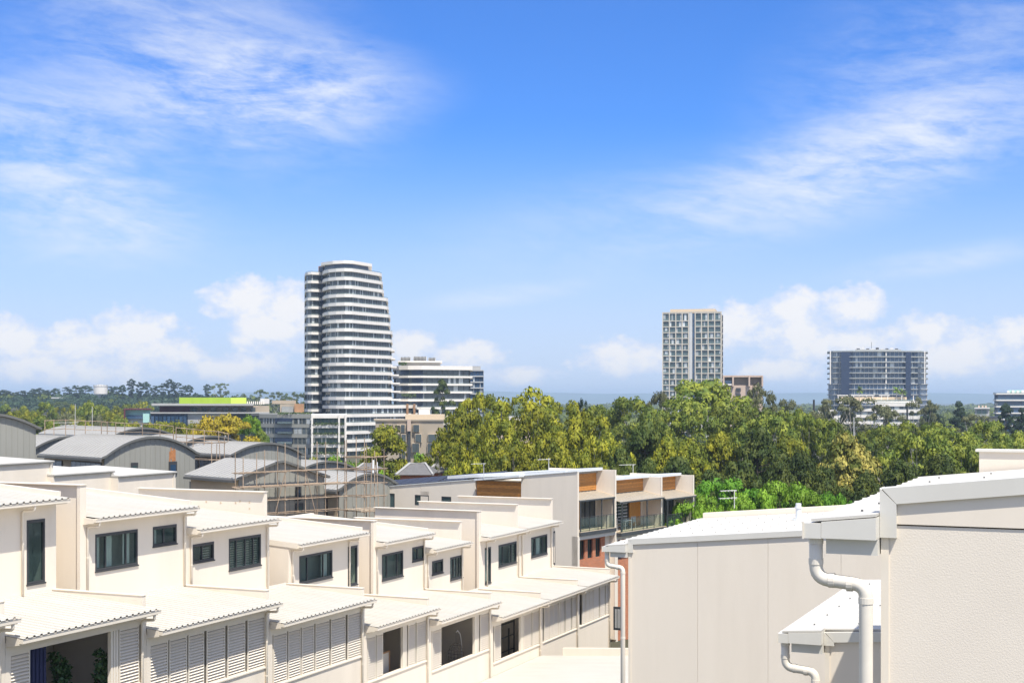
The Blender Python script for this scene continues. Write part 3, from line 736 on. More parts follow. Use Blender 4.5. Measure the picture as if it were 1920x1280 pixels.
right_house(-3.33, 17.25, 22.4, -2.88, -1.7, .075, .02, 'lower pale roof with a small grey downpipe behind the stuccoed house', 'render_smooth', legh=.16)
uj = [R.at_v(x, 0, 29.45)[0] for x in (1308, 1440, 1577)]
mr = right_house(-10.06, 29.45, 37.0, -3.27, 3.0, .088, .17, 'long pale panel-walled house with a small white vent pipe on its roof', 'render_cream', joints=uj, legh=.3)
m = MB(); m.hexa([(-10.5, 37.02, -4.2), (3, 37.02, -4.2), (3, 37.2, -4.2), (-10.5, 37.2, -4.2)], [(-10.5, 37.02, -3.1), (3, 37.02, -1.93), (3, 37.2, -1.93), (-10.5, 37.2, -3.1)])
m.build('far_upstand', MAT['render_cream'], mr)
uv_, zv = R.at_v(1497, 975, 34.2)
m = MB(); m.tube([(uv_, 34.2, zv-.05), (uv_, 34.2, zv+.42)], .07, 12); m.tube([(uv_, 34.2, zv+.3), (uv_, 34.2, zv+.34)], .09, 12); m.tube([(uv_, 34.2, zv-.03), (uv_, 34.2, zv+.03)], .16, 12); m.build('vent_pipe', MAT['steel_white'], mr)
us, zs = R.at_v(1560, 962, 35.2)
zsr = lambda u: -3.24+.088*(u+10.56)
m = MB(); m.hexa([(us, 34.6, zsr(us)+.01), (us+1.4, 34.6, zsr(us+1.4)+.01), (us+1.4, 35.6, zsr(us+1.4)+.01), (us, 35.6, zsr(us)+.01)], [(us, 34.6, zsr(us)+.1), (us+1.4, 34.6, zsr(us+1.4)+.1), (us+1.4, 35.6, zsr(us+1.4)+.1), (us, 35.6, zsr(us)+.1)]); m.build('skylight', MAT['glass_near'], mr)
# house further down the same side; it shades the lane roof
r = R.root('townhouse', -19.0, 62, ground(*R.w(-17, 66))-.2, 'pale house tucked behind the panel-walled house, shading the lane roof', 'house')
gz = r['off'][2]
bx('wall', MAT['render_cream'], r, -18.95, -8, 62, 74, gz, -7.4)
m = MB(); m.hexa([(-19.5, 61.9, -7.4), (-8, 61.9, -6.6), (-8, 74.1, -6.6), (-19.5, 74.1, -7.4)], [(-19.5, 61.9, -7.3), (-8, 61.9, -6.5), (-8, 74.1, -6.5), (-19.5, 74.1, -7.3)]); m.build('roof', MAT['roof_white'], r)
# ------------------------------------------------------------------ brick, timber and white townhouses with balconies
def brick_material():
    m = bpy.data.materials.new('brickwork'); m.use_nodes = True; t = m.node_tree; b = t.nodes['Principled BSDF']; b.inputs['Roughness'].default_value = .85
    c = t.nodes.new('ShaderNodeTexCoord'); mp = t.nodes.new('ShaderNodeMapping'); mp.inputs['Rotation'].default_value = (math.radians(90), 0, math.radians(90)); t.links.new(c.outputs['Object'], mp.inputs[0])
    sx = t.nodes.new('ShaderNodeSeparateXYZ'); t.links.new(c.outputs['Object'], sx.inputs[0]); cx = t.nodes.new('ShaderNodeCombineXYZ'); t.links.new(sx.outputs[1], cx.inputs[0]); t.links.new(sx.outputs[2], cx.inputs[1])
    br = t.nodes.new('ShaderNodeTexBrick'); t.links.new(cx.outputs[0], br.inputs['Vector']); br.inputs['Scale'].default_value = 1
    br.inputs['Brick Width'].default_value = .24; br.inputs['Row Height'].default_value = .086; br.inputs['Mortar Size'].default_value = .009
    br.inputs['Color1'].default_value = (.66, .20, .07, 1); br.inputs['Color2'].default_value = (.48, .135, .05, 1); br.inputs['Mortar'].default_value = (.45, .36, .28, 1)
    t.links.new(br.outputs[0], b.inputs['Base Color']); bp = t.nodes.new('ShaderNodeBump'); bp.invert = True; bp.inputs['Distance'].default_value = .01; t.links.new(br.outputs['Fac'], bp.inputs['Height']); t.links.new(bp.outputs[0], b.inputs['Normal'])
    MAT['brickwork'] = m
brick_material()
TB = math.atan2(2825-960, F); KX, KY = 100*(1083-960)/F, 100.0
B = Frame(TB, KX, KY)
def boards(root, par, axis, c, a0, a1, z0, z1, n=9, m='timber', d=.03):
    h = (z1-z0)/n
    for i in range(n):
        mb = MB(); k = .006
        if axis == 'v': mb.box(a0, a1, c-d, c, z0+h*i+k, z0+h*(i+1)-k)
        else: mb.box(c, c+d, a0, a1, z0+h*i+k, z0+h*(i+1)-k)
        mb.build('timber_board', MAT[m], par)
ztop = lambda u: -5.12+.0957*u
def balcony_house(k, v0, v1, zt, dz, lab, uw=-1.6):
    X, Y = B.w(0, v0); gz = ground(X, Y)-.2
    r = B.root('townhouse', 0, v0, gz, lab, 'house', 'balcony townhouses beside the trees')
    w, tr, st = MAT['render_cream'], MAT['trim_cream'], MAT['steel_dark']
    g = .004
    # blade wall at the far end of the unit
    bx('blade_wall', w, r, -6, 0, v1-.2, v1-g, gz, zt-.12)
    bx('blade_edge', tr, r, .002, .03, v1-.22, v1+.01, gz, zt-.1)
    if k: bx('core', w, r, -12, uw-.4, v0+g, v1-.21, gz, zt-.35)
    # roof slab with white fascia
    m = MB(); m.hexa([(-12, v0+.05, zt-.95), (uw+.55, v0+.05, zt-.16), (uw+.55, v1-.21, zt-.16), (-12, v1-.21, zt-.95)], [(-12, v0+.05, zt-.73), (uw+.55, v0+.05, zt+.06), (uw+.55, v1-.21, zt+.06), (-12, v1-.21, zt-.73)])
    m.build('roof', MAT['steel_white'], r)
    # storey heights
    zf = zt-4.42+dz; zc = zf+2.35
    bw = MB(); bw.box(uw-.4, uw-.06, v0+.21, v1-.21, zc+.1, zt-.17); bk = bw.build('timber_backing', MAT['clad_trim'], r)
    boards(r, bk, 'u', uw-.058, v0+.22, v1-.22, zc+.42, zt-.2, 7, d=.05)
    # glazed doors
    dr = MB(); dr.box(uw-.4, uw-.3, v0+.21, v1-.21, zf, zc+.1); dw = dr.build('door_wall', MAT['interior'], r)
    vd0, vd1 = (v0+2.95, v1-.35) if k == 0 else ((v0+2.2, v0+4.5) if k == 1 else (v0+2.6, v1-.5))
    fr = MB()
    for q in np.linspace(vd0, vd1, 4): fr.box(uw-.12, uw-.04, q-.04, q+.04, zf+.02, zc)
    fr.box(uw-.12, uw-.04, vd0, vd1, zc-.06, zc); fr.box(uw-.12, uw-.04, vd0, vd1, zf+.02, zf+.1); fd = fr.build('glazed_door', MAT['frame_dark'], r)
    qs = np.linspace(vd0, vd1, 4)
    for j in range(3): bx('pane', MAT['glass_tower'], fd, uw-.09, uw-.08, qs[j]+.04, qs[j+1]-.04, zf+.1, zc-.06)
    if k == 1:
        for j in range(9): z = zf+.25*j+.1; bx('louvre_bar', MAT['steel_white'], fd, uw-.075, uw-.06, vd0+.06, vd1-.06, z, z+.05)
    if k == 0: bx('timber_door', MAT['timber_door'], r, uw-.1, uw-.02, v0+.22, v0+2.9, zf+.02, zc+.05)
    if k == 1: bx('timber_door', MAT['timber_door'], r, uw-.1, uw-.02, v0+4.7, v0+6.4, zf+.02, zc+.05)
    rw = MB(); a = vd1+.05 if k != 1 else v0+6.45
    rw.box(uw-.29, uw-.02, a, v1-.21, zf+.02, zc+.1); rw.build('render_wall', w, r)
    # canopy
    m = MB(); e = .35 if k else .05
    c0 = v0+.02 if k else v0+.2
    m.hexa([(uw, c0, zc+.32), (e, c0, zc-.06), (e, v1-.22, zc-.06), (uw, v1-.22, zc+.32)], [(uw, c0, zc+.35), (e, c0, zc-.03), (e, v1-.22, zc-.03), (uw, v1-.22, zc+.35)])
    cp = m.build('canopy', MAT['canopy_sheet'], r)
    n = 11
    for j in range(n+1):
        q = c0+(v1-.22-c0)*j/n
        m = MB(); m.hexa([(uw, q-.02, zc+.352), (e, q-.02, zc-.028), (e, q+.02, zc-.028), (uw, q+.02, zc+.352)], [(uw, q-.02, zc+.38), (e, q-.02, zc), (e, q+.02, zc), (uw, q+.02, zc+.38)]); m.build('canopy_rib', MAT['wall_tan'], cp)
    bx('canopy_beam', st, r, e-.06, e+.02, c0, v1-.22, zc-.16, zc-.062)
    for q in (v0+.35, (v0+v1)/2+.6, v1-.4): bx('post', st, r, e-.07, e, q-.045, q+.045, zf, zc-.162)
    # balcony slab and glass balustrade
    bx('balcony_slab', st, r, uw-.3, e+.12, c0, v1-.23, zf-.28, zf-.02)
    bx('balcony_deck', MAT['wall_tan'], r, uw-.29, e+.06, c0+.02, v1-.25, zf-.018, zf+.015)
    nb = 4; vs = np.linspace(c0+.05, v1-.28, nb+1)
    for j in range(nb):
        bx('balustrade_pane', MAT['glass_clear'], r, e+.03, e+.045, vs[j]+.03, vs[j+1]-.03, zf+.04, zf+.98)
        bx('balustrade_post', st, r, e+.02, e+.06, vs[j]-.02, vs[j]+.02, zf+.016, zf+1.02)
    bx('handrail', st, r, e+.015, e+.065, vs[0], vs[-1], zf+1.021, zf+1.06)
    # lower storey: white frame, brick and tall windows
    zb = zf-.3; zg2 = zf-3.0
    m = MB(); m.box(-.5, .02, v0+.0, v0+.24, gz, zb-.0); m.box(-.5, .02, v0+.24, v1-.22, zb-.26, zb-.002); m.build('white_frame', tr, r)
    hol = [(v0+.95+1.1*j, v0+1.65+1.1*j, zg2+.9, zb-.4) for j in range(3)]
    m = MB(); wall_holes(m, 'u', -.75, -.45, v0+.25, v1-.85, gz, zb-.26, hol); m.build('brick_wall', MAT['brickwork'], r)
    bx('lower_render', w, r, -.75, -.44, v1-.84, v1-.21, gz, zb-.26)
    for h in hol:
        fm = MB(); fm.box(-.62, -.55, h[0], h[0]+.05, h[2], h[3]); fm.box(-.62, -.55, h[1]-.05, h[1], h[2], h[3]); fm.box(-.62, -.55, h[0], h[1], h[2], h[2]+.05)
        fm.box(-.62, -.55, h[0], h[1], h[3]-.05, h[3]); wn = fm.build('window', MAT['frame_dark'], r); bx('pane', MAT['glass_near'], wn, -.6, -.59, h[0]+.05, h[1]-.05, h[2]+.05, h[3]-.05)
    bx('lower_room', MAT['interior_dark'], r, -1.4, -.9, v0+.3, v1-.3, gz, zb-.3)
    return r, zf
bA, zfA = balcony_house(0, 0, 5.3, -5.12, 0, 'brick and timber townhouse with a long pale side wall and solar panels')
bB, zfB = balcony_house(1, 5.3, 12.3, -5.98, .45, 'timber-panelled balcony townhouse with chairs, between two white blade walls')
bC, zfC = balcony_house(2, 12.3, 17.6, -6.05, .35, 'end balcony townhouse with canopy posts against the bright green trees')
# long side wall of the first unit
gz = bA['off'][2]
hol = []
for (xa, xb, ya, yb) in ((724, 740, 924, 950), (778, 804, 927, 946), (828, 846, 930, 946)):
    ua, zt_ = B.at_v(xa, ya, 0); ub, _ = B.at_v(xb, 0, 0); zb_ = B.at_v(xa, yb, 0)[1]; hol.append((ua, ub, zb_, zt_))
uT0, _ = B.at_v(891, 0, 0); uT1, _ = B.at_v(977, 0, 0)
uJ = [-20.9]+[B.at_v(x, 0, 0)[0] for x in (724-1.5, 788.5, 845.5)]
def sidepanel(a, b, holes):
    m = MB(); wall_holes(m, 'v', .0, .2, a+.008, b-.008, gz, min(ztop(a), ztop(b))-.25, holes)
    za, zb = ztop(a), ztop(b); zz = min(za, zb)-.25
    m.hexa([(a+.008, 0, zz), (b-.008, 0, zz), (b-.008, .2, zz), (a+.008, .2, zz)], [(a+.008, 0, za-.04), (b-.008, 0, zb-.04), (b-.008, .2, zb-.04), (a+.008, .2, za-.04)])
    m.build('wall_panel', MAT['render_cream'], bA)
edges = uJ+[uT0, uT1, 0]
for a, b in zip(edges[:-1], edges[1:]):
    if a == uT0:
        zT = B.at_v(900, 934, 0)[1]
        bx('wall_panel', MAT['render_cream'], bA, a, b, 0, .2, gz, zT-1.2)
        bk = bx('timber_backing', MAT['clad_trim'], bA, a+.01, b-.01, .22, .3, zT-1.19, ztop(a)-.06)
        boards(bA, bk, 'v', .21, a+.03, b-.03, zT-.25, ztop(a)-.08, 6, d=.06)
        for (xa, xb) in ((905, 936), (941, 975)):
            ua, ub = B.at_v(xa, 0, .1)[0], B.at_v(xb, 0, .1)[0]
            w_ = MB(); w_.box(ua, ub, .1, .2, zT-1.1, zT+.18); wn = w_.build('window', MAT['frame_dark'], bA)
            q = np.linspace(ua+.06, ub-.06, 4)
            for j in range(3): bx('pane', MAT['glass_near'], wn, q[j]+.02, q[j+1]-.02, .09, .098, zT-1.0, zT+.12)
        m = MB(); m.hexa([(a+.4, -.7, ztop(a+.4)-.1), (b+.3, -.7, ztop(b+.3)-.1), (b+.3, .3, ztop(b+.3)-.1), (a+.4, .3, ztop(a+.4)-.1)], [(a+.4, -.7, ztop(a+.4)+.06), (b+.3, -.7, ztop(b+.3)+.06), (b+.3, .3, ztop(b+.3)+.06), (a+.4, .3, ztop(a+.4)+.06)]); m.build('roof_overhang', MAT['steel_white'], bA)
    else: sidepanel(a, b, [h for h in hol if a < h[0] < b])
for h in hol:
    m = MB(); f = .06
    for q in ((h[0], h[0]+f, h[2], h[3]), (h[1]-f, h[1], h[2], h[3]), (h[0]+f, h[1]-f, h[2], h[2]+f), (h[0]+f, h[1]-f, h[3]-f, h[3])): m.box(q[0], q[1], -.01, .1, q[2], q[3])
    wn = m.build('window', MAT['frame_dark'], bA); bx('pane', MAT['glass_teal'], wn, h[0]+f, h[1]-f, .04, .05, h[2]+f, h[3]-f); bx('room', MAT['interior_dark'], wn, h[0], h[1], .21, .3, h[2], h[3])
m = MB(); m.hexa([(-20.9, .21, ztop(-20.9)-.2), (-1.5, .21, ztop(-1.5)-.2), (-1.5, 5.1, ztop(-1.5)-.2), (-20.9, 5.1, ztop(-20.9)-.2)], [(-20.9, .21, ztop(-20.9)-.06), (-1.5, .21, ztop(-1.5)-.06), (-1.5, 5.1, ztop(-1.5)-.06), (-20.9, 5.1, ztop(-20.9)-.06)])
m.build('long_roof', MAT['clad_roof'], bA)
m = MB(); m.hexa([(-20.95, -.06, ztop(-20.9)-.038), (0, -.06, ztop(0)-.038), (0, .22, ztop(0)-.038), (-20.95, .22, ztop(-20.9)-.038)], [(-20.95, -.06, ztop(-20.9)+.02), (0, -.06, ztop(0)+.02), (0, .22, ztop(0)+.02), (-20.95, .22, ztop(-20.9)+.02)]); m.build('wall_capping', MAT['steel_white'], bA)
def solar_array(u0, n, v0, lab):
    r = B.root('solar_array', u0, v0, ztop(u0)-.05, lab, 'solar panels', 'solar arrays on the pale townhouse roof')
    for i in range(n):
        a, b = u0+i*1.03+.02, u0+(i+1)*1.03-.02
        m = MB(); z0 = lambda u: ztop(u)+.02; h = .42
        m.hexa([(a, v0, z0(a)), (b, v0, z0(b)), (b, v0+1.6, z0(b)+h), (a, v0+1.6, z0(a)+h)], [(a, v0-.03, z0(a)+.04), (b, v0-.03, z0(b)+.04), (b, v0+1.57, z0(b)+h+.04), (a, v0+1.57, z0(a)+h+.04)]); m.build('panel', MAT['solar'], r)
        bx('bracket', MAT['steel_white'], r, a+.45, a+.5, v0+1.45, v0+1.5, ztop(a)-.08, z0(a)+h-.12)
solar_array(-19.4, 6, .4, 'dark solar panel array at the lower end of the pale roof')
solar_array(-15.2, 6, 2.3, 'dark solar panel array set behind the other one on the pale roof')
# things on the middle balcony
def chair(u, v, z, rot, lab):
    fr = B; r = fr.root('garden_chair', u, v, z, lab, 'chair', 'chairs on the balcony'); m = MB()
    c, s = math.cos(rot), math.sin(rot); T = lambda x, y, zz: (u+x*c-y*s, v+x*s+y*c, z+zz)
    for (x, y) in ((-.22, -.22), (.22, -.22)): m.tube([T(x, y, 0), T(x, y, .62)], .014, 5)
    for x in (-.22, .22): m.tube([T(x, .22, 0), T(x, .26, .95)], .014, 5); m.tube([T(x, -.22, .62), T(x, .24, .62)], .014, 5)
    m.build('frame', MAT['steel_white'], r)
    m = MB(); m.hexa([T(-.21, -.21, .43), T(.21, -.21, .43), T(.21, .22, .41), T(-.21, .22, .41)], [T(-.21, -.21, .45), T(.21, -.21, .45), T(.21, .22, .43), T(-.21, .22, .43)]); m.build('seat', MAT['pale_grey'], r)
    m = MB(); m.hexa([T(-.2, .225, .5), T(.2, .225, .5), T(.2, .245, .5), T(-.2, .245, .5)], [T(-.2, .25, .93), T(.2, .25, .93), T(.2, .27, .93), T(-.2, .27, .93)]); m.build('back', MAT['pale_grey'], r)
chair(-.75, 6.3, zfB+.02, .4, 'pale metal garden chair in front of the louvred balcony window')
chair(-.8, 8.9, zfB+.02, -1.9, 'pale metal garden chair beyond the small balcony table')
r = B.root('balcony_table', -.7, 7.7, zfB+.02, 'small round-legged metal table in front of the timber door', 'table')
m = MB(); m.box(-1.1, -.3, 7.2, 8.2, zfB+.71, zfB+.74); m.build('table_top', MAT['steel_white'], r)
for (a, b) in ((-1.05, 7.25), (-.35, 7.25), (-1.05, 8.15), (-.35, 8.15)):
    m = MB(); m.tube([(a, b, zfB+.02), (a, b, zfB+.71)], .018, 5); m.build('leg', MAT['steel_white'], r)
# small side house seen between the row and the long pale house
r = R.root('side_house', -22, 84, ground(*R.w(-20, 86))-.2, 'beige house with a barred dark window beyond the end of the row', 'house'); gz = r['off'][2]
bx('wall', MAT['render_stucco'], r, -25, -14, 86, 92, gz, -10.2)
ua, zt_ = R.at_v(1151, 1136, 86); ub, zb_ = R.at_v(1170, 1181, 86)
m = MB(); m.box(ua, ub, 85.9, 85.97, zb_, zt_); wn = m.build('window', MAT['frame_dark'], r)
for q in np.linspace(ua+.15, ub-.15, 5): bx('bar', MAT['pale_grey'], wn, q-.02, q+.02, 85.86, 85.89, zb_+.15, zt_-.15)
bx('roof', MAT['clad_roof'], r, -25.2, -13.8, 85.6, 92.2, -10.19, -10.0)
m = MB()
for i in range(24): u = -24.6+.42*i; m.box(u, u+.3, 84.4, 84.44, zb_-2.4, zb_-.35); m.box(u+.3, u+.42, 84.42, 84.45, zb_-2.4, zb_-.35)
fn = m.build('fence', MAT['clad_roof'], None, loc=(0, 0, 0)); fn.rotation_euler = (0, 0, -TH); tag(fn, 'grey ribbed metal fence under the barred dark window', 'fence')

# ------------------------------------------------------------------ grey vaulted houses and scaffolding
TV = math.radians(47)
def vault(x, y, Z, Ln, D, rise, lab, zdrop=0, wins=(), side=(), gmat='clad_grey', peak=False, glazed=False, over=.35):
    rise *= .86; fr = Frame(TV, *P(x, y, Z)[:2]); ze = P(x, y, Z)[2]; gz = ground(*P(x, y, Z)[:2])-.3
    r = fr.root('vaulted_house', 0, 0, gz, lab, 'house', 'grey vaulted houses')
    n = 1 if peak else 16
    arc = []
    if peak: arc = [(0, ze), (Ln*.42, ze+rise), (Ln*.5, ze+rise*1.02), (Ln, ze-zdrop)]
    else:
        for i in range(n+1):
            t = i/n; arc.append((Ln*t, ze-zdrop*t+rise*(1-(2*t-1)**2)))
    # gable wall made of upright cladding strips
    k = int(Ln/.42); f = lambda v: float(np.interp(v, [a[0] for a in arc], [a[1] for a in arc]))
    m = MB()
    for i in range(k):
        a, b = Ln*i/k, Ln*(i+1)/k
        m.hexa([(-.12, a, gz), (-.0, a, gz), (-.0, b-.05, gz), (-.12, b-.05, gz)], [(-.12, a, f(a)), (-.0, a, f(a)), (-.0, b-.05, f(b-.05)), (-.12, b-.05, f(b-.05))])
        m.hexa([(-.12, b-.05, gz), (.03, b-.05, gz), (.03, b, gz), (-.12, b, gz)], [(-.12, b-.05, f(b-.05)), (.03, b-.05, f(b-.05)), (.03, b, f(b)), (-.12, b, f(b))])
    m.build('gable_wall', MAT[gmat], r)
    # roof shell
    m = MB(); o = over
    pts = [(arc[0][0]-o, arc[0][1]-o*.35)]+arc+[(arc[-1][0]+o, arc[-1][1]-o*.35)]
    q = len(pts)
    for (u, dz) in ((.25, .16), (-D, .16), (-D, .02), (.25, .02)):
        for (v, z) in pts: m.v.append((u, v, z+dz))
    for s in range(4):
        for i in range(q-1):
            a = s*q+i; b = ((s+1) % 4)*q+i; m.f.append((a, a+1, b+1, b) if s != 3 else (a, a+1, b+1, b))
    m.f.append((0, q, 2*q, 3*q)); m.f.append((q-1, 2*q-1, 3*q-1, 4*q-1))
    rf = m.build('roof', MAT['clad_roof'], r)
    m = MB(); s = -.4
    while s > -D:
        for i in range(q-1):
            (v, z), (v2, z2) = pts[i], pts[i+1]
            m.hexa([(s-.03, v, z+.161), (s, v, z+.161), (s, v2, z2+.161), (s-.03, v2, z2+.161)], [(s-.03, v, z+.2), (s, v, z+.2), (s, v2, z2+.2), (s-.03, v2, z2+.2)])
        s -= .6
    m.build('roof_seams', MAT['clad_roof'], rf, kind='stuff')
    m = MB()
    for i in range(q-1):
        (v, z), (v2, z2) = pts[i], pts[i+1]
        m.hexa([(.252, v, z+.03), (.29, v, z+.03), (.29, v2, z2+.03), (.252, v2, z2+.03)], [(.252, v, z+.2), (.29, v, z+.2), (.29, v2, z2+.2), (.252, v2, z2+.2)])
    m.build('barge', MAT['clad_trim'], r)
    # side wall towards the left
    bx('side_wall', MAT['wall_tan'], r, -D+.2, -.13, .05, .25, gz, ze-.08)
    bx('far_side_wall', MAT['clad_grey'], r, -D+.2, -.13, Ln-.25, Ln-.05, gz, ze-zdrop-.08)
    bx('rear_wall', MAT['clad_grey'], r, -D, -D+.19, .05, Ln-.05, gz, ze-.5)
    bx('gutter', MAT['clad_trim'], r, -D, .2, -o-.12, -o, ze-.28, ze-.12)
    for (a, b, z0, z1) in side:
        m = MB(); m.box(a, b, -.02, .04, ze+z0, ze+z1); w = m.build('window', MAT['frame_dark'], r)
        nn = max(1, int((b-a)/.8)); q2 = np.linspace(a+.06, b-.06, nn+1)
        for j in range(nn): bx('pane', MAT['glass_blue'], w, q2[j]+.03, q2[j+1]-.03, -.035, -.022, ze+z0+.07, ze+z1-.07)
    for (xa, xb, ya, yb, mm) in wins:
        va, zt_ = fr.at_u(xa, ya, 0); vb, _ = fr.at_u(xb, 0, 0); zb_ = fr.at_u(xa, yb, 0)[1]
        m = MB(); m.box(.031, .09, va, vb, zb_, zt_); w = m.build('window', MAT['frame_dark'], r)
        bx('pane', MAT[mm], w, .092, .1, va+.12, vb-.12, zb_+.1, zt_-.25)
    return r, fr, ze
vault(-137, 806, 94.8, 7.7, 12, 1.15, 'tall grey vaulted house cut by the picture edge, showing only its gable', 0)
vault(48, 853, 118, 7.7, 14, 1.6, 'grey vaulted house whose wide pale roof fills the gap between two gables', 0, side=[(-9, -6, -1.6, -.6)])
g1, f1, z1_ = vault(196, 858, 105, 7.7, 10.8, 1.55, 'grey vaulted house with a rust stain and two small teal windows', -.1, wins=[(245, 258, 867, 886, 'glass_teal'), (316, 331, 865, 890, 'glass_blue')], side=[(-9.4, -7.2, -1.35, -.45), (-5.6, -.5, -1.35, -.4)])
va, zt_ = f1.at_u(317, 838, 0); vb, _ = f1.at_u(329, 0, 0)
m = MB()
rr = random.Random(2)
for i in range(5): a = va+(vb-va)*i/5; m.box(.032, .036, a, a+(vb-va)/5.2, zt_-1.0-rr.uniform(-.1, .2), zt_-rr.uniform(0, .35))
m.build('rust_stain', MAT['rust'], g1)
vault(212, 818, 135, 6.2, 16, .75, 'low grey vaulted house behind the roof guard rail', 0)
vault(338, 836, 128, 6.4, 9, .85, 'grey vaulted house in front of the yellow tree', 0)
vault(437, 852, 116, 6.8, 8.5, 1.0, 'grey vaulted house with a wide blue-glazed side and dark windows', .2, side=[(-8, -5.6, -2.2, -.35), (-5.4, -3, -2.2, -.35), (-2.8, -.6, -2.2, -.35), (-8, -5, -4.2, -3.2), (-4.6, -2, -4.2, -3.2)])
vault(448, 897, 99, 7.4, 7, 1.15, 'pitched grey house wrapped in scaffolding', .15, peak=True, wins=[(553, 564, 912, 938, 'glass_blue'), (553, 568, 943, 960, 'glass_teal')])
vault(560, 884, 122, 6, 8, .8, 'small grey vaulted house behind the scaffold tower', 0)
vault(636, 918, 107, 6.0, 6, 1.3, 'grey vaulted house beside the pale solar roof', .2, side=[(-4.4, -1.6, -3.3, -.6)])
def scaffold(fr, u0, u1, v0, v1, zb, zt, nv, lv, lab, decks=(), seed=1):
    r = fr.root('scaffold', u0, v0, zb, lab, 'scaffold'); q = random.Random(seed)
    for i in range(nv+1):
        v = v0+(v1-v0)*i/nv
        for u in (u0, u1):
            m = MB(); m.tube([(u, v, zb), (u+q.uniform(-.04, .04), v+q.uniform(-.04, .04), zt+q.uniform(-.7, .5))], .037, 5); m.build('standard', MAT['scaffold'], r)
        for z in lv:
            m = MB(); m.tube([(u0-.2, v, z), (u1+.2, v, z+.03)], .03, 5); m.build('transom', MAT['scaffold'], r)
    for z in lv:
        for u in (u0, u1):
            m = MB(); m.tube([(u, v0-.3, z+.06), (u, v1+.3, z+.06+q.uniform(-.06, .06))], .032, 5); m.build('ledger', MAT['scaffold'], r)
    for z in decks:
        for j in range(4):
            a = u0+(u1-u0)*(j+.08)/4; m = MB(); m.box(a, a+(u1-u0)*.21, v0-.2, v1+.2, z+.1, z+.16); m.build('plank', MAT['plank'], r)
    m = MB(); m.tube([(u1, v0, zb+.3), (u1, v0+(v1-v0)*.4, lv[-1])], .035, 5); m.build('brace', MAT['scaffold'], r)
    m = MB(); m.tube([(u1, v1, zb+.3), (u1, v0+(v1-v0)*.6, lv[-1])], .035, 5); m.build('brace', MAT['scaffold'], r)
fs = Frame(TV, *P(448, 897, 99)[:2])
zg = ground(*P(520, 900, 100)[:2])
scaffold(fs, .5, 1.5, -.6, 8.2, zg, -3.4, 5, [-12.6, -10.9, -9.2, -8.2, -7.2, -6.2, -5.2], 'rusty scaffold with plank decks in front of the pitched grey house', decks=(-9.2, -6.35), seed=3)
scaffold(fs, 1.0, 3.2, 8.7, 10.6, zg, -3.2, 2, [-12.6, -11, -9.6, -8.3, -7.2, -6.2, -5.2, -4.3], 'tall narrow scaffold tower at the corner of the pitched house', decks=(-8.3,), seed=5)
fs2 = Frame(TV, *P(437, 852, 116)[:2])
scaffold(fs2, -8.6, -.2, -1.9, -.7, ground(*P(400, 900, 116)[:2]), -3.0, 1, [-11, -9.2, -7.4, -6.2, -5.0, -3.6], 'scaffold standing along the blue-glazed side of a vaulted house', seed=8)
def guard_rail(pts, Z, lab, seed):
    q = random.Random(seed); X, Y, z = P(*pts[0], Z)
    o = bpy.data.objects.new('guard_rail', None); COL.objects.link(o); o.location = (X, Y, z+CZ); o['off'] = (X, Y, z); tag(o, lab, 'railing')
    W_ = [P(x, y, Z+q.uniform(-.5, .5)) for x, y in pts]
    for p in W_:
        m = MB(); m.tube([(p[0], p[1], p[2]-.6), (p[0], p[1], p[2]+1.25)], .04, 5); m.build('post', MAT['scaffold'], o)
    for h in (.35, 1.15):
        for a, b in zip(W_[:-1], W_[1:]):
            m = MB(); m.tube([(a[0], a[1], a[2]+h), (b[0], b[1], b[2]+h+.03)], .033, 5); m.build('rail', MAT['scaffold'], o)
guard_rail([(84, 812), (101, 812), (123, 811), (140, 812), (160, 813), (190, 814), (201, 815), (217, 816), (234, 817), (267, 818), (300, 820), (325, 823)], 127, 'rusty temporary guard rail along a low vaulted roof', 4)
guard_rail([(330, 826), (350, 828), (362, 829), (383, 832), (410, 834), (428, 838)], 122, 'rusty temporary guard rail in front of the yellow tree', 6)
def mast(x, y0, y1, Z, bars, lab, name='antenna', cat='antenna'):
    X, Y, z0 = P(x, y0, Z); z1 = P(x, y1, Z)[2]
    o = bpy.data.objects.new(name, None); COL.objects.link(o); o.location = (X, Y, z0+CZ); o['off'] = (X, Y, z0); tag(o, lab, cat, 'roof aerials' if name == 'antenna' else None)
    m = MB(); m.tube([(X, Y, z0), (X, Y, z1)], .024, 5); m.build('mast', MAT['pale_grey'], o)
    for (h, w, a) in bars:
        zz = z0+(z1-z0)*h; m = MB(); c, s = math.cos(a), math.sin(a); m.tube([(X-w*c*.85, Y-w*s, zz), (X+w*c*.15, Y+w*s*.2, zz+.04)], .017, 5)
        for j in range(5): t = j/4; xx = X-w*c*.85+t*w*c*.9; m.tube([(xx-.0, Y-w*s*(1-t)-.3, zz), (xx, Y-w*s*(1-t)+.3, zz)], .015, 4)
        m.build('boom', MAT['pale_grey'], o)
mast(907, 898, 868, 104, [(.95, 1.1, 0)], 'thin aerial standing beyond the timber-panelled pale side wall')
mast(1029, 890, 858, 104, [(.9, 1.0, .2)], 'thin aerial on the roof left of the first balcony townhouse')
mast(1187, 897, 870, 112, [(.95, 1.3, 0)], 'thin aerial on the roof between two balcony townhouses')
mast(1377, 952, 919, 70, [(.97, .8, 0), (.55, .9, .1)], 'thin two-boom aerial in front of the bright green trees')
mast(141, 818, 757, 120, [(.35, 1.4, 0), (.42, 2.0, .1)], 'pale tall aerial mast rising over the low vaulted roof')
mast(173, 822, 762, 118, [], 'bare thin pole over the low vaulted roof')
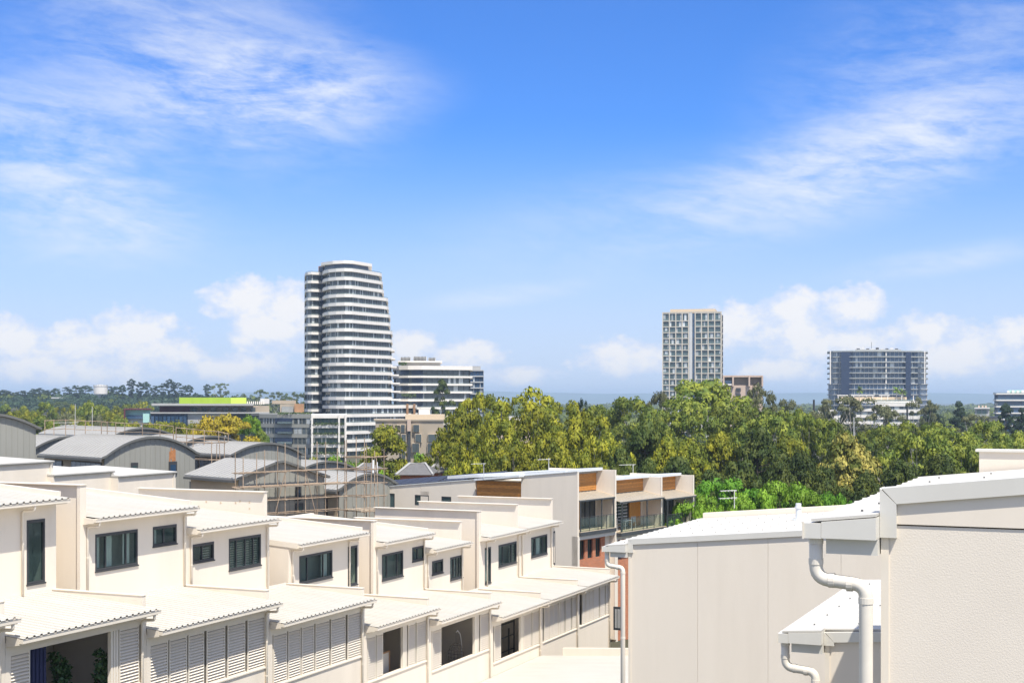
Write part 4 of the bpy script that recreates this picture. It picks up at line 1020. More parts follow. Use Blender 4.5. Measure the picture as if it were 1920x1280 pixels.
# a pale flue beside the column tree
X, Y, z = P(700, 893, 112)
m = MB(); m.tube([(X, Y, ground(X, Y)), (X, Y, P(700, 862, 112)[2])], .1, 8); m.tube([(X+.3, Y, P(0, 893, 112)[2]), (X+.3, Y, P(0, 866, 112)[2])], .06, 8)
o = m.build('flue', MAT['steel_white'], None, loc=(X, Y, ground(X, Y))); tag(o, 'white twin flue pipe standing beside the column-shaped tree', 'flue')
# tiled-roof houses among the shrubs
def hip_house(x0, x1, yr, ye, Z, lab, dep=9):
    X0, Y, zr = P(x0, yr, Z); X1 = P(x1, 0, Z)[0]; ze = P(0, ye, Z)[2]; gz = ground(X0, Y)-.2
    o = bpy.data.objects.new('tiled_house', None); COL.objects.link(o); o.location = ((X0+X1)/2, Y, gz+CZ); o['off'] = ((X0+X1)/2, Y, gz); tag(o, lab, 'house', 'tiled houses among the shrubs')
    bx('wall', MAT['brickwork'], o, X0+.4, X1-.4, Y+.4, Y+dep-.4, gz, ze)
    a = (X1-X0)*.28; yc = Y+dep/2
    m = MB(); m.v = [(X0, Y, ze), (X1, Y, ze), (X1, Y+dep, ze), (X0, Y+dep, ze), (X0+a, yc, zr), (X1-a, yc, zr)]; m.f = [(0, 1, 5, 4), (1, 2, 5), (2, 3, 4, 5), (3, 0, 4), (3, 2, 1, 0)]; m.build('roof', MAT['tile_roof'], o)
    m = MB(); m.tube([(X0, Y, ze+.05), (X0+a, yc, zr+.05), (X1-a, yc, zr+.05), (X1, Y, ze+.05)], .12, 5); m.build('ridge_cap', MAT['conc_grey'], o)
    w = MB(); w.box(X0+1.5, X0+3, Y+.36, Y+.39, ze-1.6, ze-.5); w.build('window', MAT['glass_near'], o)
hip_house(742, 812, 873, 890, 135, 'grey hip-roofed house right of the column-shaped tree')
hip_house(660, 704, 873, 884, 150, 'dark hip-roofed brick house left of the column-shaped tree')
hip_house(800, 850, 872, 886, 150, 'grey hip-roofed house beside the big spreading gum')
# ------------------------------------------------------------------ towers and blocks in the distance
def wroot(name, X, Y, lab, cat='building', group=None, z=None):
    gz = ground(X, Y)-.3 if z is None else z
    o = bpy.data.objects.new(name, None); COL.objects.link(o); o.location = (X, Y, gz+CZ); o['off'] = (X, Y, gz); tag(o, lab, cat, group); return o
def pp(lst): return [(Z*(x-960)/F, Z) for x, Z in lst]
def chaikin(p, n=1, closed=True):
    for _ in range(n):
        q = []
        for i in range(len(p)):
            a, b = np.array(p[i]), np.array(p[(i+1) % len(p)]); q += [tuple(a*.75+b*.25), tuple(a*.25+b*.75)]
        p = q
    return p
def inset(p, d):
    c = np.mean(np.array(p), 0); out = []
    for a in p:
        v = c-np.array(a); l = np.linalg.norm(v); out.append(tuple(np.array(a)+v/l*min(d, l*.4)))
    return out
def bits(poly, z0, z1, sp, r, pale=.22, w=.07, dark=False):
    mu, bl = MB(), MB()
    for i in range(len(poly)):
        a, b = np.array(poly[i]), np.array(poly[(i+1) % len(poly)]); e = b-a; ln = np.linalg.norm(e)
        if ln < .4: continue
        e /= ln; nrm = np.array([e[1], -e[0]])
        if np.dot(nrm, -a) <= 0: continue
        k = max(1, int(round(ln/sp)))
        for j in range(k):
            q = a+e*ln*(j+.5)/k-e*ln*.5/k
            p0 = q-e*w; p1 = q+e*w; f = nrm*.1
            mu.hexa([(*(p0-f*.3), z0), (*(p0+f), z0), (*(p1+f), z0), (*(p1-f*.3), z0)], [(*(p0-f*.3), z1), (*(p0+f), z1), (*(p1+f), z1), (*(p1-f*.3), z1)])
            if r.random() < pale:
                u0 = q+e*.12; u1 = q+e*(ln/k*r.choice((.35, .5, .9))); g = nrm*.04
                bl.quad((*(u0+g), z0+.05), (*(u1+g), z0+.05), (*(u1+g), z1-.05), (*(u0+g), z1-.05))
    return mu, bl
def storey(o, poly, zt, bh, zn, ins, r, glass='glass_tower', band='conc_white', sp=1.6, pale=.22, rail=True, mull='frame_dark'):
    "white edge band from zt down bh, glazing below it down to zn"
    MB().prism(poly, zt-bh, zt).build('balcony_band', MAT[band], o)
    g = inset(poly, ins); MB().prism(g, zn+.01, zt-bh-.01).build('glazing', MAT[glass], o)
    mu, bl = bits(g, zn+.02, zt-bh-.02, sp, r, pale)
    if mu.v: mu.build('mullions', MAT[mull], o, kind='stuff')
    if bl.v: bl.build('blinds', MAT['blind'], o, kind='stuff')
    if rail:
        q = inset(poly, .12); m = MB()
        for i in range(len(q)):
            a, b = np.array(q[i]), np.array(q[(i+1) % len(q)]); n = np.array([b[1]-a[1], -(b[0]-a[0])])
            if np.dot(n, -a) <= 0: continue
            m.quad((*a, zt), (*b, zt), (*b, zt+.42), (*a, zt+.42))
        if m.v: m.build('glass_rail', MAT['glass_bal'], o)
def hedge(name, x0, x1, y0, y1, Z, dep, lab, r, parent=None, n=500, size=.5, mt='leaf_hedge'):
    X0, _, z1 = P(x0, y0, Z); X1, _, z0 = P(x1, y1, Z); m = MB()
    for _ in range(n):
        p = np.array((r.uniform(X0, X1), Z+r.uniform(0, dep), z0+(z1-z0)*r.random()**.7)); a = np.array([r.gauss(0, 1) for _ in range(3)]); a /= np.linalg.norm(a)
        b = np.cross(a, [r.gauss(0, 1) for _ in range(3)]); b /= np.linalg.norm(b)+1e-6; t, q = a*size*.5, b*size*.4
        m.quad(tuple(p-t), tuple(p+q), tuple(p+t), tuple(p-q))
    if parent is not None: return m.build(name, MAT[mt], parent, kind='stuff')
    return tag(m.build(name, MAT[mt], None, loc=((X0+X1)/2, Z, z0)), lab, 'planting', kind='stuff')
mat('leaf_hedge', (.075, .115, .03), .7, .35, .8)
rt = random.Random(11)
# --- tall white-banded tower
o = wroot('apartment_tower', *P(650, 0, 520)[:2], 'tall curved apartment tower wrapped in white balcony bands, narrower toward the top')
zz = lambda y, Z: Z*(HY-y)/F
XR = [716, 718, 720, 728, 729, 732, 732, 736, 736, 740, 741, 744, 748, 750, 751, 752, 782, 783, 784, 760, 730, 716]
def main_poly(xr): return pp([(604, 516), (607, 509), (616, 504), (630, 501), (646, 499.5), (660, 500.5), (676, 505), (xr-4, 518+(xr-716)*.12), (xr, 521+(xr-716)*.12), (xr, 550), (604, 552)])
wing = pp([(571, 522), (572.5, 517), (577, 513.5), (584, 512.5), (597, 514), (603, 516), (603, 545), (571, 545)])
for k in range(22):
    y = 503+16.05*k
    xr = XR[k] if k in (16, 17, 18) else min(XR[k], 736)
    if XR[k] > xr+3 and k < 16: MB().prism(pp([(xr-8, 521), (XR[k], 523), (XR[k], 540), (xr-8, 540)]), zz(y, 500)-1.3, zz(y, 500)-.75).build('balcony_slab', MAT['conc_white'], o)
    storey(o, main_poly(xr), zz(y, 500), 1.14, zz(y+16.05, 500), 1.0 if k else 1.2, rt, sp=1.5, pale=.3)
    storey(o, wing, zz(y+7, 513), .95, zz(y+7+16.05, 513), .9, rt, sp=1.6, pale=.2)
MB().prism(pp([(598, 517), (606, 516), (606, 540), (598, 540)]), zz(862, 516), zz(500, 516)).build('recess_wall', MAT['navy_panel'], o)
crown = pp([(606, 512), (626, 506), (645, 504), (662, 505.5), (693, 516), (695, 545), (606, 545)])
MB().prism(inset(crown, .6), zz(503, 505), zz(494.5, 505)).build('crown_wall', MAT['navy_panel'], o)
MB().prism(inset(crown, -1.0), zz(494.5, 505)+.02, zz(489, 505)).build('crown_slab', MAT['conc_white'], o)
MB().prism(pp([(597, 520), (606, 519), (606, 538), (597, 538)]), zz(508, 520), zz(499, 520)).build('lift_overrun', MAT['wood_far'], o)
for x in (712, 720, 764, 777): MB().prism(pp([(x-2, 522), (x+2, 522), (x+2, 526), (x-2, 526)]), zz(790, 520), zz(757, 520)).build('brown_column', MAT['wood_far'], o)
hedge('roof_planting', 752, 780, 738, 745, 524, 4, '', rt, o, 160)
# --- block beside it
o = wroot('apartment_block', *P(810, 0, 565)[:2], 'broad white-banded apartment block adjoining the tall curved tower')
pl = pp([(736, 556), (748, 550), (765, 547), (790, 546.5), (886, 556), (886, 590), (736, 590)])
for k, (y, b) in enumerate(((685.5, 1.6), (704.5, .75), (719, .75), (733.5, .75), (748, .9), (763, .9), (778, .9), (793, .9))):
    storey(o, pl, zz(y, 550), b, zz((704.5, 719, 733.5, 748, 763, 778, 793, 850)[k], 550), 1.6, rt, sp=2.2, pale=.2, rail=k > 0)
MB().prism(pp([(751, 549.5), (793, 547.4), (793, 549), (751, 551)]), zz(800, 550), zz(694, 550)).build('dark_panel_wall', MAT['navy_panel'], o)
MB().prism(pp([(752, 556), (826, 558), (826, 580), (752, 580)]), zz(685.3, 555), zz(679, 555)).build('roof_level', MAT['conc_grey'], o)
MB().prism(pp([(746, 554), (829, 556), (829, 582), (746, 582)]), zz(679, 555)+.02, zz(676.5, 555)).build('roof_slab', MAT['conc_white'], o)
for a, b, t in ((751, 770, 669.5), (775, 800, 668.5), (803, 817, 670.5)):
    m = MB(); m.prism(pp([(a, 560), (b, 560), (b, 572), (a, 572)]), zz(676.4, 558), zz(t, 558)); m.build('plant_screen', MAT['pale_grey'], o)
    for q in np.arange(a+1.5, b-1, 2.6): MB().prism(pp([(q, 559.4), (q+.8, 559.4), (q+.8, 559.9), (q, 559.9)]), zz(676.4, 558), zz(t, 558)+.2).build('screen_post', MAT['frame_dark'], o)
hedge('roof_planting', 747, 762, 679, 685, 553, 2, '', rt, o, 140, .6)
o = wroot('apartment_block', *P(896, 0, 622)[:2], 'slim blue-glass block peeping out behind the broad white-banded block')
pl = pp([(880, 622), (906, 620), (907, 640), (880, 642)])
for k in range(8): storey(o, pl, zz(693+11*k, 620), .5, zz(704+11*k, 620), .5, rt, 'glass_blue', 'pale_grey', 1.6, .25, False)
MB().prism(pp([(884, 624), (901, 623), (901, 636), (884, 636)]), zz(692.8, 622), zz(686, 622)).build('plant_room', MAT['conc_grey'], o)
# --- grid tower
G = Frame(math.radians(11.5), *P(1242, 0, 715)[:2]); gz = ground(*P(1242, 0, 715)[:2])
o = G.root('apartment_tower', 0, 0, gz, 'cream gridded apartment tower with square window bays', 'building')
us = [G.at_v(x, 0, 0)[0] for x in (1242.5, 1255, 1267, 1279, 1291, 1303.5, 1315.3, 1327.7, 1340, 1352)]
ysr = [586.8, 601.3]+[601.3+10.95*i for i in range(1, 21)]
zs = [G.at_v(1290, y, 0)[1] for y in ysr]; D = 26
MB().box(us[0]+.3, us[-1]-.3, .9, D, gz, zs[0]-.2).build('core', MAT['conc_tan'], o)
for i, u in enumerate(us): MB().box(u-.25, u+.25, -.0, .9, gz, zs[0]+.3).build('pier', MAT['conc_cream'], o)
for z in zs: MB().box(us[0]+.26, us[4]-.26, .05, .88, z-.19, z+.19).build('slab_edge', MAT['conc_cream'], o); MB().box(us[5]+.26, us[-1]-.26, .05, .88, z-.19, z+.19).build('slab_edge', MAT['conc_cream'], o)
MB().box(us[4]+.34, us[4]+1.9, .1, .89, gz, zs[0]+.3).build('blank_strip', MAT['pale_grey'], o)
for j in range(len(zs)-1):
    for i in list(range(4))+[5, 6, 7, 8]:
        MB().box(us[i]+.26, us[i+1]-.26, .52, .6, zs[j+1]+.2, zs[j]-.2).build('pane', MAT['glass_teal'], o)
        a = us[i]+.26; w = us[i+1]-us[i]-.52
        q = rt.random()
        if q < .65: t = rt.choice((.25, .4, .5)); s = rt.choice((0, 1-t, .3)); MB().box(a+w*s, a+w*(s+t), .46, .5, zs[j+1]+.2, zs[j]-.2).build('curtain', MAT['blind'], o)
        if q > .72 or i in (0, 8): MB().box(a, a+w, .1, .16, zs[j+1]+.2, zs[j+1]+1.1).build('balustrade', MAT['glass_bal'], o)
    MB().box(us[4]+1.95, us[5]-.36, .3, .4, zs[j+1]+.1, zs[j]-.1).build('pane', MAT['glass_blue'], o)
    MB().box(us[-1]-.28, us[-1]+.25, 3+.3, 3+2.2, zs[j+1]+.5, zs[j]-.6).build('side_balcony', MAT['conc_tan'], o)
    MB().box(us[-1]-.28, us[-1]+.28, 12, 15, zs[j+1]+.5, zs[j]-.6).build('side_balcony', MAT['frame_dark'], o)
MB().box(us[1]+.2, us[-2]+.1, 2.5, D-3, zs[0]-.19, zs[0]+2.2).build('roof_storey', MAT['wall_tan'], o)
MB().box(us[0]-.33, us[-1]+.33, .0, 2.0, zs[0]+.31, zs[0]+.6).build('roof_edge', MAT['conc_cream'], o)
# --- low block beside it
o = wroot('apartment_block', *P(1392, 0, 610)[:2], 'low tan block with scooped parapets beside the gridded tower')
def Bx(nm, mt, x0, x1, y0, y1, Z0, Z1): MB().prism(pp([(x0, Z0), (x1, Z0), (x1, Z1), (x0, Z1)]), zz(y1, Z0), zz(y0, Z0)).build(nm, MAT[mt], o)
Bx('wall', 'conc_pink', 1355, 1430, 722, 830, 606, 625); Bx('upper_wall', 'conc_tan', 1356, 1429, 707, 722, 609, 620); Bx('parapet', 'conc_pink', 1355, 1430, 703.5, 706.8, 605, 622)
for x in (1355.5, 1373, 1403.5, 1428): Bx('fin', 'conc_pink', x, x+3, 704, 724, 604, 609)
Bx('glazing', 'glass_blue', 1358, 1372, 713, 720, 605, 606); Bx('planter', 'conc_white', 1355, 1372, 719.5, 722, 603.5, 604.5)
for x in (1412, 1380):
    for y in (727, 738, 749): Bx('window', 'frame_dark', x, x+9, y, y+6, 605.2, 605.9)
# --- blue glass tower
o = wroot('apartment_tower', *P(1645, 0, 815)[:2], 'wide dark blue glass tower with thin pale floor slabs')
pl = pp([(1551, 812), (1562, 803), (1600, 798), (1645, 796.5), (1690, 798), (1728, 803), (1740, 812), (1740, 838), (1551, 838)])
for k in range(12):
    y = 658+10.1*k; storey(o, pl, zz(y, 800), .42, zz(y+10.1, 800), 1.9 if k < 6 else 1.0, rt, 'glass_blue', 'conc_grey', 2.3, .22 if k < 6 else .1, k < 6, 'pale_grey')
for x in (1557, 1661.5, 1734): MB().prism(pp([(x-1, 797.5), (x+1, 797.5), (x+1, 800), (x-1, 800)]), zz(720, 800), zz(658, 800)).build('pale_column', MAT['conc_white'], o)
for (a, b) in ((1577, 1597), (1698, 1708)): MB().prism(pp([(a, 799), (b, 799), (b, 801.5), (a, 801.5)]), zz(745, 800), zz(660, 800)).build('dark_bay', MAT['navy_panel'], o)
MB().prism(pp([(1603, 808), (1690, 808), (1690, 826), (1603, 826)]), zz(657.8, 805), zz(654.5, 805)).build('roof_plant', MAT['conc_grey'], o)
for i in range(9): a = 1606+9*i; MB().prism(pp([(a, 809+i % 3), (a+6, 809+i % 3), (a+6, 820), (a, 820)]), zz(654.4, 805), zz(652.5-1.6*(i % 3 == 1), 805)).build('plant_unit', MAT['pale_grey' if i % 2 else 'frame_dark'], o)
m = MB(); a = P(1634, 654, 812); m.tube([a, (a[0], a[1], a[2]+4)], .12, 5); m.build('mast', MAT['frame_dark'], o)
# --- pale terraced apartments before it
o = wroot('apartment_block', *P(1650, 0, 660)[:2], 'pale stepped apartment block with roof terrace and palms below the blue tower')
for k in range(4): 
    y = 755.5+12*k
    storey(o, pp([(1640, 652), (1724, 650), (1725, 672), (1640, 672)]), zz(y, 650), 1.5, zz(y+12, 650), .8, rt, 'glass_tower', 'conc_white', 2.2, .35, True, 'conc_white')
    if k: storey(o, pp([(1572, 655), (1639, 653), (1639, 672), (1572, 672)]), zz(y-2, 650), 1.4, zz(y+10, 650), .8, rt, 'glass_tower', 'conc_white', 2.4, .35, True, 'conc_white')
Bx('terrace', 'conc_white', 1572, 1724, 752, 755.2, 652, 672)
Bx('penthouse', 'wall_tan', 1575, 1700, 744, 752, 662, 670)
for x in (1571, 1585, 1600, 1624, 1636, 1652, 1664, 1690, 1712): Bx('pergola_post', 'conc_white', x, x+1.2, 741.5, 752, 655, 656)
for (a, b) in ((1570, 1590), (1596, 1640), (1648, 1668)): Bx('pergola_beam', 'conc_white', a, b, 740.2, 741.7, 655, 657)
Bx('windbreak', 'glass_bal', 1620, 1712, 749, 752.4, 653, 653.3)
Bx('lower_wing', 'conc_white', 1534, 1571, 768, 830, 655, 672)
# --- block at the right edge
o = wroot('apartment_block', *P(1905, 0, 690)[:2], 'blue-glass block with white slabs cut by the right picture edge')
pl = pp([(1862, 686), (1868, 680), (1960, 676), (1990, 690), (1990, 710), (1862, 710)])
for k in range(6): storey(o, pl, zz(737+12*k, 680), .6, zz(749+12*k, 680), 1.0, rt, 'glass_blue', 'conc_white', 3.5, .08, k < 3)
Bx('roof_plant', 'mint', 1890, 1925, 731, 736.8, 686, 700)
for k in range(4): Bx('roof_unit', 'pale_grey', 1888+9*k, 1893+9*k, 732.5-(k % 2), 737, 684, 686)
o = wroot('house', *P(1845, 0, 560)[:2], 'small dark flat-roofed house with red chimneys among right-hand trees', 'house')
Bx('wall', 'conc_grey', 1828, 1855, 766, 800, 560, 572); Bx('roof', 'frame_dark', 1826, 1876, 781, 784, 556, 574); Bx('upper_roof', 'pale_grey', 1827, 1856, 764, 766, 559, 573); Bx('lower_wall', 'conc_white', 1850, 1874, 784, 800, 560, 572)
for x in (1834, 1841, 1847): Bx('chimney', 'conc_pink', x, x+3, 760, 764, 563, 565)
for x in (1832, 1842): Bx('window', 'glass_near', x, x+8, 768, 776, 559.4, 559.9)
# --- dark glazed block and planted block below the tall tower
o = wroot('apartment_block', *P(540, 0, 440)[:2], 'dark blue-grey glazed block behind the yellow tree')
pl = pp([(486, 440), (520, 434), (583, 430), (583, 455), (486, 458)])
for k in range(5):
    y = 776+18.8*k; storey(o, pl, zz(y, 432), 1.1 if k else 1.3, zz(y+18.8, 432), .35, rt, 'glass_tower', 'clad_grey', 1.4, .45, False, 'clad_grey')
    MB().prism(pp([(516, 433.5), (548, 431.5), (548, 432.3), (516, 434.3)]), zz(y+17, 432), zz(y+7.5, 432)).build('dark_loggia', MAT['navy_panel'], o)
    MB().prism(pp([(520, 432.6), (547, 430.9), (547, 431.1), (520, 432.8)]), zz(y+18, 432), zz(y+14, 432)).build('glass_rail', MAT['glass_bal'], o)
hedge('roof_planting', 520, 583, 773, 777, 432, 3, '', rt, o, 300)
o = wroot('apartment_block', *P(617, 0, 432)[:2], 'pale framed block with planted balconies beside the dark glazed block')
pl = pp([(583.5, 426), (650, 426), (650, 450), (583.5, 450)])
for k in range(5):
    y = 777+18.3*k; storey(o, pl, zz(y, 426), 1.1, zz(y+18.3, 426), 1.2, rt, 'glass_teal', 'conc_white', 1.3, .2, False, 'clad_trim')
    if k: hedge('balcony_planting', 584, 646, y-3, y+1.5, 425.3, .8, '', rt, o, 260, .45)
for x in (583.5, 634, 646): MB().prism(pp([(x, 425.4), (x+3.5, 425.4), (x+3.5, 427), (x, 427)]), zz(864, 426), zz(777, 426)).build('frame_post', MAT['conc_white'], o)
# --- long low building with the green roof box
o = wroot('long_building', *P(420, 0, 480)[:2], 'long low building carrying a bright green box on its roof')
Bx('concrete_wall', 'conc_grey', 352, 424, 774, 840, 470, 471.5); Bx('lower_storey', 'navy_panel', 281, 352, 773, 840, 470, 500); Bx('rear_storey', 'glass_tower', 424, 500, 775, 840, 474, 500)
Bx('upper_storey', 'conc_tan', 299, 505, 760.5, 773, 478, 500); Bx('dark_brick_part', 'maroon', 299, 356, 761, 772.8, 476.5, 477.8); Bx('roof_slab', 'conc_grey', 284, 475, 756.5, 760.3, 470, 503); Bx('floor_slab', 'conc_grey', 279, 505, 772.6, 775, 469, 500)
Bx('green_box', 'green_bright', 336, 432.5, 745, 756.4, 480, 500); Bx('lime_box', 'green_lime', 432.6, 462, 745.2, 756.4, 480, 500)
for k in range(9): Bx('roof_fin', 'conc_white', 463+3.8*k, 465+3.8*k, 752, 758, 482, 484)
Bx('roof_room', 'pale_grey', 488, 505, 747, 757, 484, 496); Bx('roof_room', 'conc_tan', 510, 555, 750.5, 757, 490, 505)
Bx('timber_box', 'wood_far', 552, 570, 757, 776, 474, 490); Bx('terrace_room', 'conc_tan', 525, 552, 758, 776, 477, 490); Bx('terrace_opening', 'interior_dark', 528, 550, 762, 775, 476, 476.8); Bx('terrace_slab', 'conc_white', 470, 570, 776, 778, 470, 490)
for k, x in enumerate((360, 378, 396, 418, 436, 452, 470)): Bx('window', 'glass_tower', x, x+9, 763.5, 771.5, 477.2, 477.7)
for k in range(9): Bx('window', 'glass_blue', 283+7.6*k, 289+7.6*k, 780, 795, 469, 469.6)
for k in range(6): Bx('lower_glazing', 'glass_teal', 428+11*k, 437+11*k, 780, 792, 473, 473.6)
o = wroot('shop_building', *P(258, 0, 440)[:2], 'mint and maroon low building left of the green-box building')
Bx('wall', 'mint', 235, 282, 768, 782, 436, 452); Bx('frame', 'maroon', 232, 284, 766, 768, 434, 452); Bx('side', 'maroon', 232, 235, 768, 800, 434, 450); Bx('windows', 'glass_blue', 238, 268, 778, 785, 435, 435.8); Bx('base', 'pale_grey', 236, 282, 785, 800, 436, 450); Bx('mint_panel', 'mint', 268, 280, 774, 792, 434.6, 435.5)
# --- tan block
o = wroot('apartment_block', *P(765, 0, 400)[:2], 'tan apartment block with scattered dark windows behind the column-shaped tree')
Bx('wall', 'conc_tan', 704, 832, 789, 870, 395, 410); Bx('parapet', 'conc_tan', 701, 832, 786, 788.9, 394.6, 411); Bx('pale_storey', 'wall_tan', 760, 834, 777, 785.9, 398, 410); Bx('white_plant_room', 'conc_white', 785, 806, 768, 776.9, 400, 408)
Bx('pink_pier', 'conc_pink', 763.5, 770.5, 786.5, 808, 393.6, 394.5); Bx('slot', 'frame_dark', 765, 770, 808, 870, 394, 394.9)
for (a, b, c, d) in ((752, 759, 796, 810), (753, 761, 814, 827), (751, 758, 831, 845), (754, 760, 847, 861), (775, 786, 796, 809), (779, 790, 814, 828), (773, 786, 831, 847), (803, 819, 814, 828), (802, 819, 831, 847), (726, 734, 796, 808), (744, 750, 797, 798.5), (744, 750, 813, 814.5), (744, 750, 830, 831.5)):
    m = MB(); m.prism(pp([(a-1, 394.3), (b+1, 394.3), (b+1, 394.9), (a-1, 394.9)]), zz(d+1, 395), zz(c-1, 395)); w = m.build('window', MAT['wall_tan'], o)
    MB().prism(pp([(a, 394.1), (b, 394.1), (b, 394.28), (a, 394.28)]), zz(d, 395), zz(c, 395)).build('pane', MAT['glass_tower'], w)
o = wroot('apartment_block', *P(1000, 0, 420)[:2], 'pinkish block half hidden behind the big spreading gum')
Bx('wall', 'conc_pink', 915, 1046, 790, 860, 415, 430); Bx('roof_storey', 'pale_grey', 930, 1040, 781, 789.9, 418, 430); Bx('wall_strip', 'clad_grey', 1021, 1027, 790, 850, 414.3, 414.9)
for x in (932, 950, 970, 1011, 1033): 
    for y in (796, 814, 832): Bx('window', 'frame_dark', x, x+6, y, y+11, 414.2, 414.8)
# --- far pieces: water tower, ridge building, poles
def lathe(prof, c, n=24):
    m = MB()
    for (ra, z) in prof:
        for k in range(n): a = 2*math.pi*k/n; m.v.append((c[0]+ra*math.cos(a), c[1]+ra*math.sin(a), z))
    for i in range(len(prof)-1):
        for k in range(n): k2 = (k+1) % n; m.f.append((i*n+k, i*n+k2, (i+1)*n+k2, (i+1)*n+k))
    m.f.append(tuple(range(n-1, -1, -1))); m.f.append(tuple(range((len(prof)-1)*n, len(prof)*n))); return m
c = P(188.5, 0, 1120); Zw = 1120
o = wroot('water_tower', c[0], Zw, 'white round water tower with a tapering base on the wooded ridge', 'water tower')
k = Zw/F
lathe([(2.2, o['off'][2]), (2.0, zz(752, Zw)), (12.3*k, zz(738.5, Zw))], c).build('tapered_base', MAT['pale_grey'], o, smooth=False)
lathe([(12.6*k, zz(738.4, Zw)), (12.8*k, zz(725, Zw))], c).build('tank', MAT['conc_white'], o)
lathe([(13.2*k, zz(724.9, Zw)), (12*k, zz(722.5, Zw)), (4*k, zz(720.6, Zw)), (1, zz(720.4, Zw))], c).build('roof', MAT['conc_grey'], o)
for j in range(16): a = j*math.pi/8; m = MB(); m.tube([(c[0]+12.7*k*math.cos(a), c[1]+12.7*k*math.sin(a), zz(724.8, Zw)), (c[0]+12.7*k*math.cos(a), c[1]+12.7*k*math.sin(a), zz(721.6, Zw))], .12, 4); m.build('rail_post', MAT['clad_trim'], o)
o = wroot('hall', *P(115, 0, 1090)[:2], 'long low pale building half hidden on the wooded ridge')
Bx('wall', 'wall_tan', 98, 130, 747, 760, 1090, 1110); Bx('roof', 'pale_grey', 96, 132, 744.5, 746.9, 1086, 1112)
for (x, y0, y1, Z, lab) in ((1526, 800, 749, 300, 'tall black floodlight pole before the pale stepped block'), (1701, 810, 761, 330, 'black pole in front of the pale stepped block'), (1601, 800, 783, 300, 'thin pale pole among grey-green trees')):
    X, Y, z1 = P(x, y1, Z); g_ = ground(X, Y); m = MB(); rr_ = .22 if 'black' in lab else .1; m.tube([(X, Y, g_), (X, Y, z1)], rr_*1.15, 8, rr_); m.tube([(X, Y, g_), (X, Y, g_+.5)], rr_*1.8, 8)
    tag(m.build('pole', MAT['frame_dark' if 'black' in lab else 'pale_grey'], None, loc=(X, Y, g_)), lab, 'pole')
# ------------------------------------------------------------------ trees
def leafmat(name, col, tip, var=.35):
    m = bpy.data.materials.new(name); m.use_nodes = True; t = m.node_tree; t.nodes.clear()
    out = t.nodes.new('ShaderNodeOutputMaterial'); c = t.nodes.new('ShaderNodeTexCoord'); oi = t.nodes.new('ShaderNodeObjectInfo')
    n = t.nodes.new('ShaderNodeTexNoise'); n.inputs['Scale'].default_value = 7; n.inputs['Detail'].default_value = 3; t.links.new(c.outputs['Object'], n.inputs['Vector'])
    n2 = t.nodes.new('ShaderNodeTexNoise'); n2.inputs['Scale'].default_value = 60; n2.inputs['Detail'].default_value = 1; t.links.new(c.outputs['Object'], n2.inputs['Vector'])
    r = t.nodes.new('ShaderNodeMapRange'); t.links.new(n.outputs[0], r.inputs[0]); r.inputs[1].default_value = .42; r.inputs[2].default_value = .66
    mx = t.nodes.new('ShaderNodeMix'); mx.data_type = 'RGBA'; t.links.new(r.outputs[0], mx.inputs[0]); mx.inputs[6].default_value = (*col, 1); mx.inputs[7].default_value = (*tip, 1)
    a = t.nodes.new('ShaderNodeMath'); a.operation = 'ADD'; t.links.new(oi.outputs['Random'], a.inputs[0]); t.links.new(n2.outputs[0], a.inputs[1])
    v = t.nodes.new('ShaderNodeMapRange'); t.links.new(a.outputs[0], v.inputs[0]); v.inputs[1].default_value = .3; v.inputs[2].default_value = 1.7; v.inputs[3].default_value = 1-var; v.inputs[4].default_value = 1+var
    s = t.nodes.new('ShaderNodeVectorMath'); s.operation = 'SCALE'; t.links.new(mx.outputs[2], s.inputs[0]); t.links.new(v.outputs[0], s.inputs['Scale'])
    d = t.nodes.new('ShaderNodeBsdfPrincipled'); d.inputs['Roughness'].default_value = .6; d.inputs['Specular IOR Level'].default_value = .25; t.links.new(s.outputs[0], d.inputs['Base Color'])
    tr = t.nodes.new('ShaderNodeBsdfTranslucent'); t.links.new(s.outputs[0], tr.inputs[0]); ms = t.nodes.new('ShaderNodeMixShader'); ms.inputs[0].default_value = .28
    t.links.new(d.outputs[0], ms.inputs[1]); t.links.new(tr.outputs[0], ms.inputs[2]); t.links.new(ms.outputs[0], out.inputs[0]); MAT[name] = m
leafmat('leaf_olive', (.15, .185, .02), (.42, .40, .03))
leafmat('leaf_gum', (.115, .17, .028), (.30, .33, .042))
leafmat('leaf_dark', (.06, .095, .02), (.15, .175, .03))
leafmat('leaf_grey', (.13, .145, .07), (.22, .22, .10))
leafmat('leaf_bright', (.15, .29, .02), (.28, .44, .045))
leafmat('leaf_bright2', (.08, .21, .015), (.16, .34, .025))
leafmat('leaf_yellow', (.33, .28, .02), (.48, .36, .025))
leafmat('leaf_flower', (.14, .17, .03), (.66, .56, .14))
leafmat('leaf_pine', (.03, .058, .028), (.055, .09, .04))
leafmat('leaf_palm', (.13, .22, .03), (.26, .36, .05))
